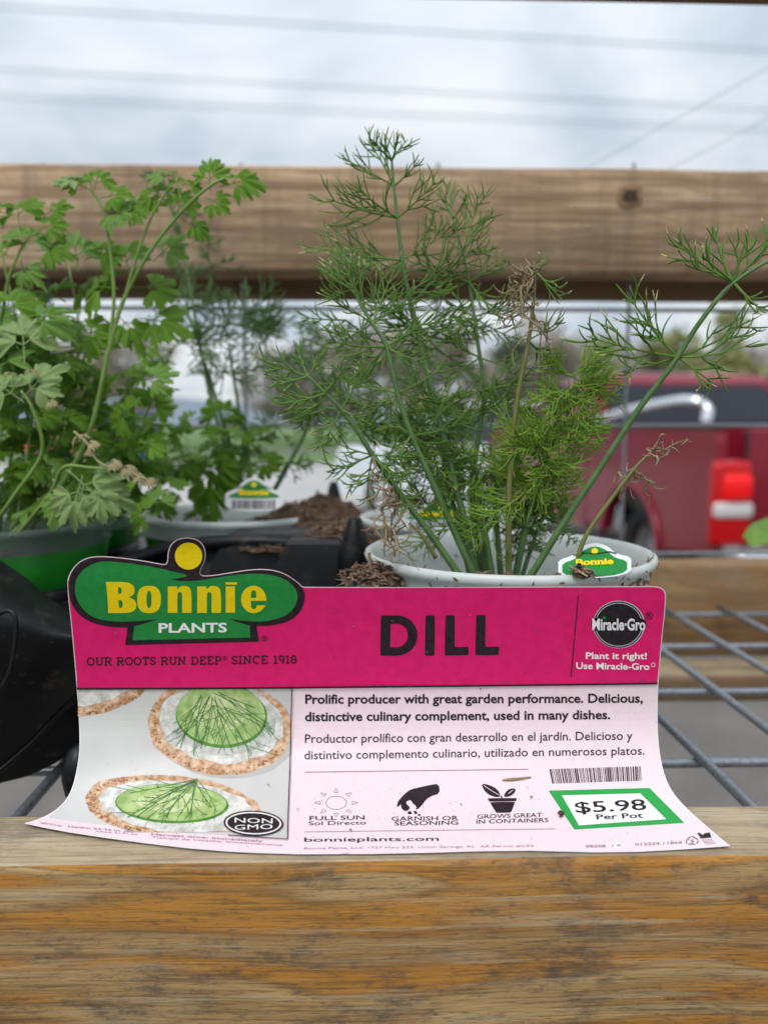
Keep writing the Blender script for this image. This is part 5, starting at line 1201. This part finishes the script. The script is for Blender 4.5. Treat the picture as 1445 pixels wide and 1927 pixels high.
LM = {k: [leaf_mesh(10*j+i, M[k], cu, te) for j, (cu, te) in enumerate(((.45, 1), (.75, 1.2), (1.05, 1.3), (.6, .9), (.9, 1)))] for i, k in enumerate(('pars', 'parsblue', 'parsdark', 'parspale'))}
LM['crisp'] = [leaf_mesh(91, M['crisp'], 1.7, 1.5), leaf_mesh(92, M['crisp'], 1.3, 1.3)]
def leaf(t, px, py, Y, s, kind='pars', ang=None, tilt=None, rnd=R, name='leaf'):
    """s = leaf size in photo pixels; ang = direction the tip points, degrees from up"""
    me = rnd.choice(LM[kind]); o = bpy.data.objects.new(name, me); COL.objects.link(o); o.parent = t
    o.location = P(px, py, Y)-wloc(t); sz = s/F_PX*Y*(1.42 if kind != 'crisp' else .95)
    o.scale = (sz*rnd.uniform(.85, 1.1), sz, sz)
    ang = rnd.uniform(-100, 100) if ang is None else ang; tilt = rnd.uniform(20, 75) if tilt is None else tilt
    # leaf plane starts upright facing the viewer, leans back by tilt, turned by ang
    o.rotation_mode = 'XYZ'
    Rm = Matrix.Rotation(radians(rnd.uniform(-25, 25)), 4, 'Z') @ Matrix.Rotation(radians(90-tilt), 4, 'X') @ Matrix.Rotation(radians(-ang), 4, 'Z')
    o.rotation_euler = Rm.to_euler(); return o
pa = thing('parsley_plant', (B_[0], B_[1], ZR-.016), 'flat leaved parsley with a few withered cream leaf tips in the nearest clear cup', 'herb')
pst = [([(20, 1010, .40), (110, 920, .395), (170, 810, .392), (205, 660, .390), (235, 560, .389), (285, 470, .388), (345, 395, .387), (395, 350, .386), (425, 335, .386)], .0021, .0010),
 ([(205, 660, .390), (215, 560, .388), (205, 450, .386), (190, 385, .385), (165, 350, .384)], .0015, .0008), ([(235, 560, .389), (262, 470, .386), (290, 400, .385), (325, 345, .384)], .0012, .0006), ([(345, 395, .387), (335, 350, .386), (320, 325, .386)], .0009, .0005),
 ([(40, 1000, .42), (90, 850, .42), (140, 740, .42), (180, 590, .42)], .0017, .0008), ([(0, 1000, .40), (-10, 800, .40), (10, 560, .40), (35, 480, .40), (60, 440, .40)], .0018, .0008), ([(30, 1000, .41), (60, 800, .415), (75, 640, .415), (40, 490, .41)], .0015, .0008),
 ([(-20, 1000, .39), (30, 930, .372), (80, 850, .365), (62, 770, .360), (40, 735, .358)], .0018, .0009), ([(30, 1010, .385), (95, 930, .37), (120, 880, .362), (170, 880, .358), (230, 885, .356)], .0017, .0008), ([(125, 882, .362), (150, 905, .360), (175, 925, .358)], .0010, .0007), ([(60, 1000, .42), (120, 800, .43), (150, 640, .435), (130, 500, .44)], .0014, .0007), ([(0, 990, .43), (40, 700, .44), (0, 450, .44)], .0016, .0008), ([(120, 960, .44), (200, 850, .45), (270, 790, .46)], .0014, .0007), ([(100, 980, .45), (240, 900, .46), (330, 860, .47)], .0014, .0007), ([(180, 590, .42), (250, 640, .425), (300, 690, .43)], .0010, .0006)]
for pts, a, b in pst: stem_obj(pa, pts, a*.68, b*.68, 'parsstem')
rp = random.Random(21)
ll = [(395, 345, .386, 46, 'pars', -5, 10), (430, 345, .386, 52, 'pars', 75, 30), (395, 375, .386, 34, 'pars', 120, 20), (345, 350, .386, 38, 'pars', 20, 40), (320, 330, .385, 40, 'parsblue', -70, 50), (335, 395, .386, 44, 'pars', 20, 20), (300, 370, .386, 44, 'pars', -60, 30), (265, 400, .386, 44, 'pars', 0, 30), (270, 395, .386, 40, 'parsblue', -60, 30), (355, 420, .387, 36, 'pars', 110, 30),
 (160, 350, .384, 44, 'pars', -60, 45), (180, 350, .384, 42, 'pars', 10, 25), (200, 370, .384, 40, 'pars', 80, 30), (150, 338, .383, 40, 'parspale', -80, 60), (205, 395, .385, 42, 'parsblue', 110, 30), (235, 400, .385, 40, 'pars', 60, 30),
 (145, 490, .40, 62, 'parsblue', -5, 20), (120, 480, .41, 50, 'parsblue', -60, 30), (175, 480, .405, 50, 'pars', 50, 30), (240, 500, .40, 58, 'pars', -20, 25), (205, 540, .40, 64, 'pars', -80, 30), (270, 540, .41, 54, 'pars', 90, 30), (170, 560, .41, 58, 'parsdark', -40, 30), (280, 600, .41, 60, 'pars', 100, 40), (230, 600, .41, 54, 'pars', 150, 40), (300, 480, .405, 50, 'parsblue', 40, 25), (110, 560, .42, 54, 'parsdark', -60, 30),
 (35, 410, .40, 52, 'pars', -20, 25), (10, 400, .40, 46, 'pars', -70, 30), (75, 430, .40, 44, 'pars', 60, 30), (50, 460, .395, 50, 'parsblue', 20, 30), (15, 480, .395, 48, 'pars', -60, 30), (40, 500, .395, 42, 'parsblue', 130, 30), (80, 470, .40, 44, 'pars', 90, 40), (90, 400, .41, 36, 'pars', 40, 30),
 (45, 660, .375, 72, 'parspale', -10, 20), (20, 640, .38, 80, 'parsblue', -50, 30), (60, 610, .38, 66, 'parsblue', 50, 30), (50, 740, .362, 66, 'parspale', 35, 25), (30, 745, .360, 56, 'parspale', -50, 30), (0, 700, .375, 80, 'parsblue', -10, 30), (10, 590, .385, 66, 'pars', 0, 30),
 (150, 905, .358, 74, 'parspale', 130, 18), (150, 915, .357, 66, 'parspale', 190, 25), (175, 925, .356, 60, 'parspale', 110, 25), (120, 930, .36, 50, 'parsblue', 200, 30)]
for (x, y, Y, s, kd, a, ti) in ll: leaf(pa, x, y, Y, s, kd, a, ti, rp)
for i in range(195):
    x, y = rp.uniform(-70, 300), rp.uniform(600, 970); Y = rp.uniform(.385, .455)
    if y < 700 and x > 200: continue
    if x > 160 and y < 770 and rp.random() < .72: continue
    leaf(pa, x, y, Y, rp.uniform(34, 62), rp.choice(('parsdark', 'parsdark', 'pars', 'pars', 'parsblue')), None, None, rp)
for (x, y, s, a) in ((150, 825, 34, -30), (165, 835, 26, 60), (205, 870, 30, 80), (230, 880, 34, 90), (255, 893, 28, 110), (275, 902, 24, 100), (90, 755, 22, 90), (55, 700, 26, 10), (20, 705, 22, -20)): leaf(pa, x, y, .354 if y > 800 else .359, s, 'crisp', a, 50, rp)
stem_obj(pa, [(230, 885, .355), (255, 893, .3545), (290, 908, .354)], .0006, .0003, 'crisp'); stem_obj(pa, [(140, 812, .356), (165, 835, .355), (183, 866, .355), (205, 878, .355)], .0006, .0004, 'crisp')
pb = thing('parsley_plant', (E_[0], E_[1], ZR-.016), 'softly blurred parsley spreading between the clear cups and the barcode tag', 'herb')
for pts in ([(200, 975, .54), (260, 880, .52), (340, 810, .50)], [(190, 975, .55), (180, 850, .55), (200, 740, .55)], [(220, 975, .54), (320, 900, .50), (400, 860, .49)], [(150, 975, .54), (80, 820, .54), (60, 700, .54)]): stem_obj(pb, pts, .002, .0009, 'parsstem', sides=6)
for i in range(85):
    if i < 58: x, y, Y = rp.uniform(190, 490), rp.gauss(855, 42), rp.uniform(.47, .52)
    else: x, y, Y = rp.uniform(-80, 230), rp.uniform(600, 960), rp.uniform(.49, .58)
    if x > 420 and y > 900: continue
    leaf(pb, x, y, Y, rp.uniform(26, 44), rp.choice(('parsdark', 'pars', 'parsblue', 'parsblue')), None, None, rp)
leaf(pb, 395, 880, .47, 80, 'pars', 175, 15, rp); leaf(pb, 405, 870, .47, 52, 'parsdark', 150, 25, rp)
for i in range(5): leaf(pb, rp.uniform(260, 330), rp.uniform(650, 700), rp.uniform(.49, .53), rp.uniform(26, 40), 'pars', None, None, rp)
# a sprig of something on the back edge, half out of frame
sp = thing('leafy_seedling', P(1500, 1040, .60), 'pale green leaf of a seedling on the back edge of the wire shelf', 'herb')
lf = MB()
def lo(u, v): a = (v-.5)*2; w_ = .010*sin(pi*min(.97, u*.95+.03))**.6; return P(1403+90*u, 1010-10*sin(u*pi)+26*(u-.5)**2+3*sin(v*9+u*14), .600)+Vector((0, a*.006, a*w_))
lf.grid(lo, 10, 6); lf.build('leaf', M['parsblue'], sp, True)
lf = MB(); lf.tube([P(1470, 1020, .60), P(1490, 1035, .60), P(1500, 1050, .60)], .001, 6); lf.build('stem', M['parsstem'], sp, True)
bpy.context.view_layer.update()
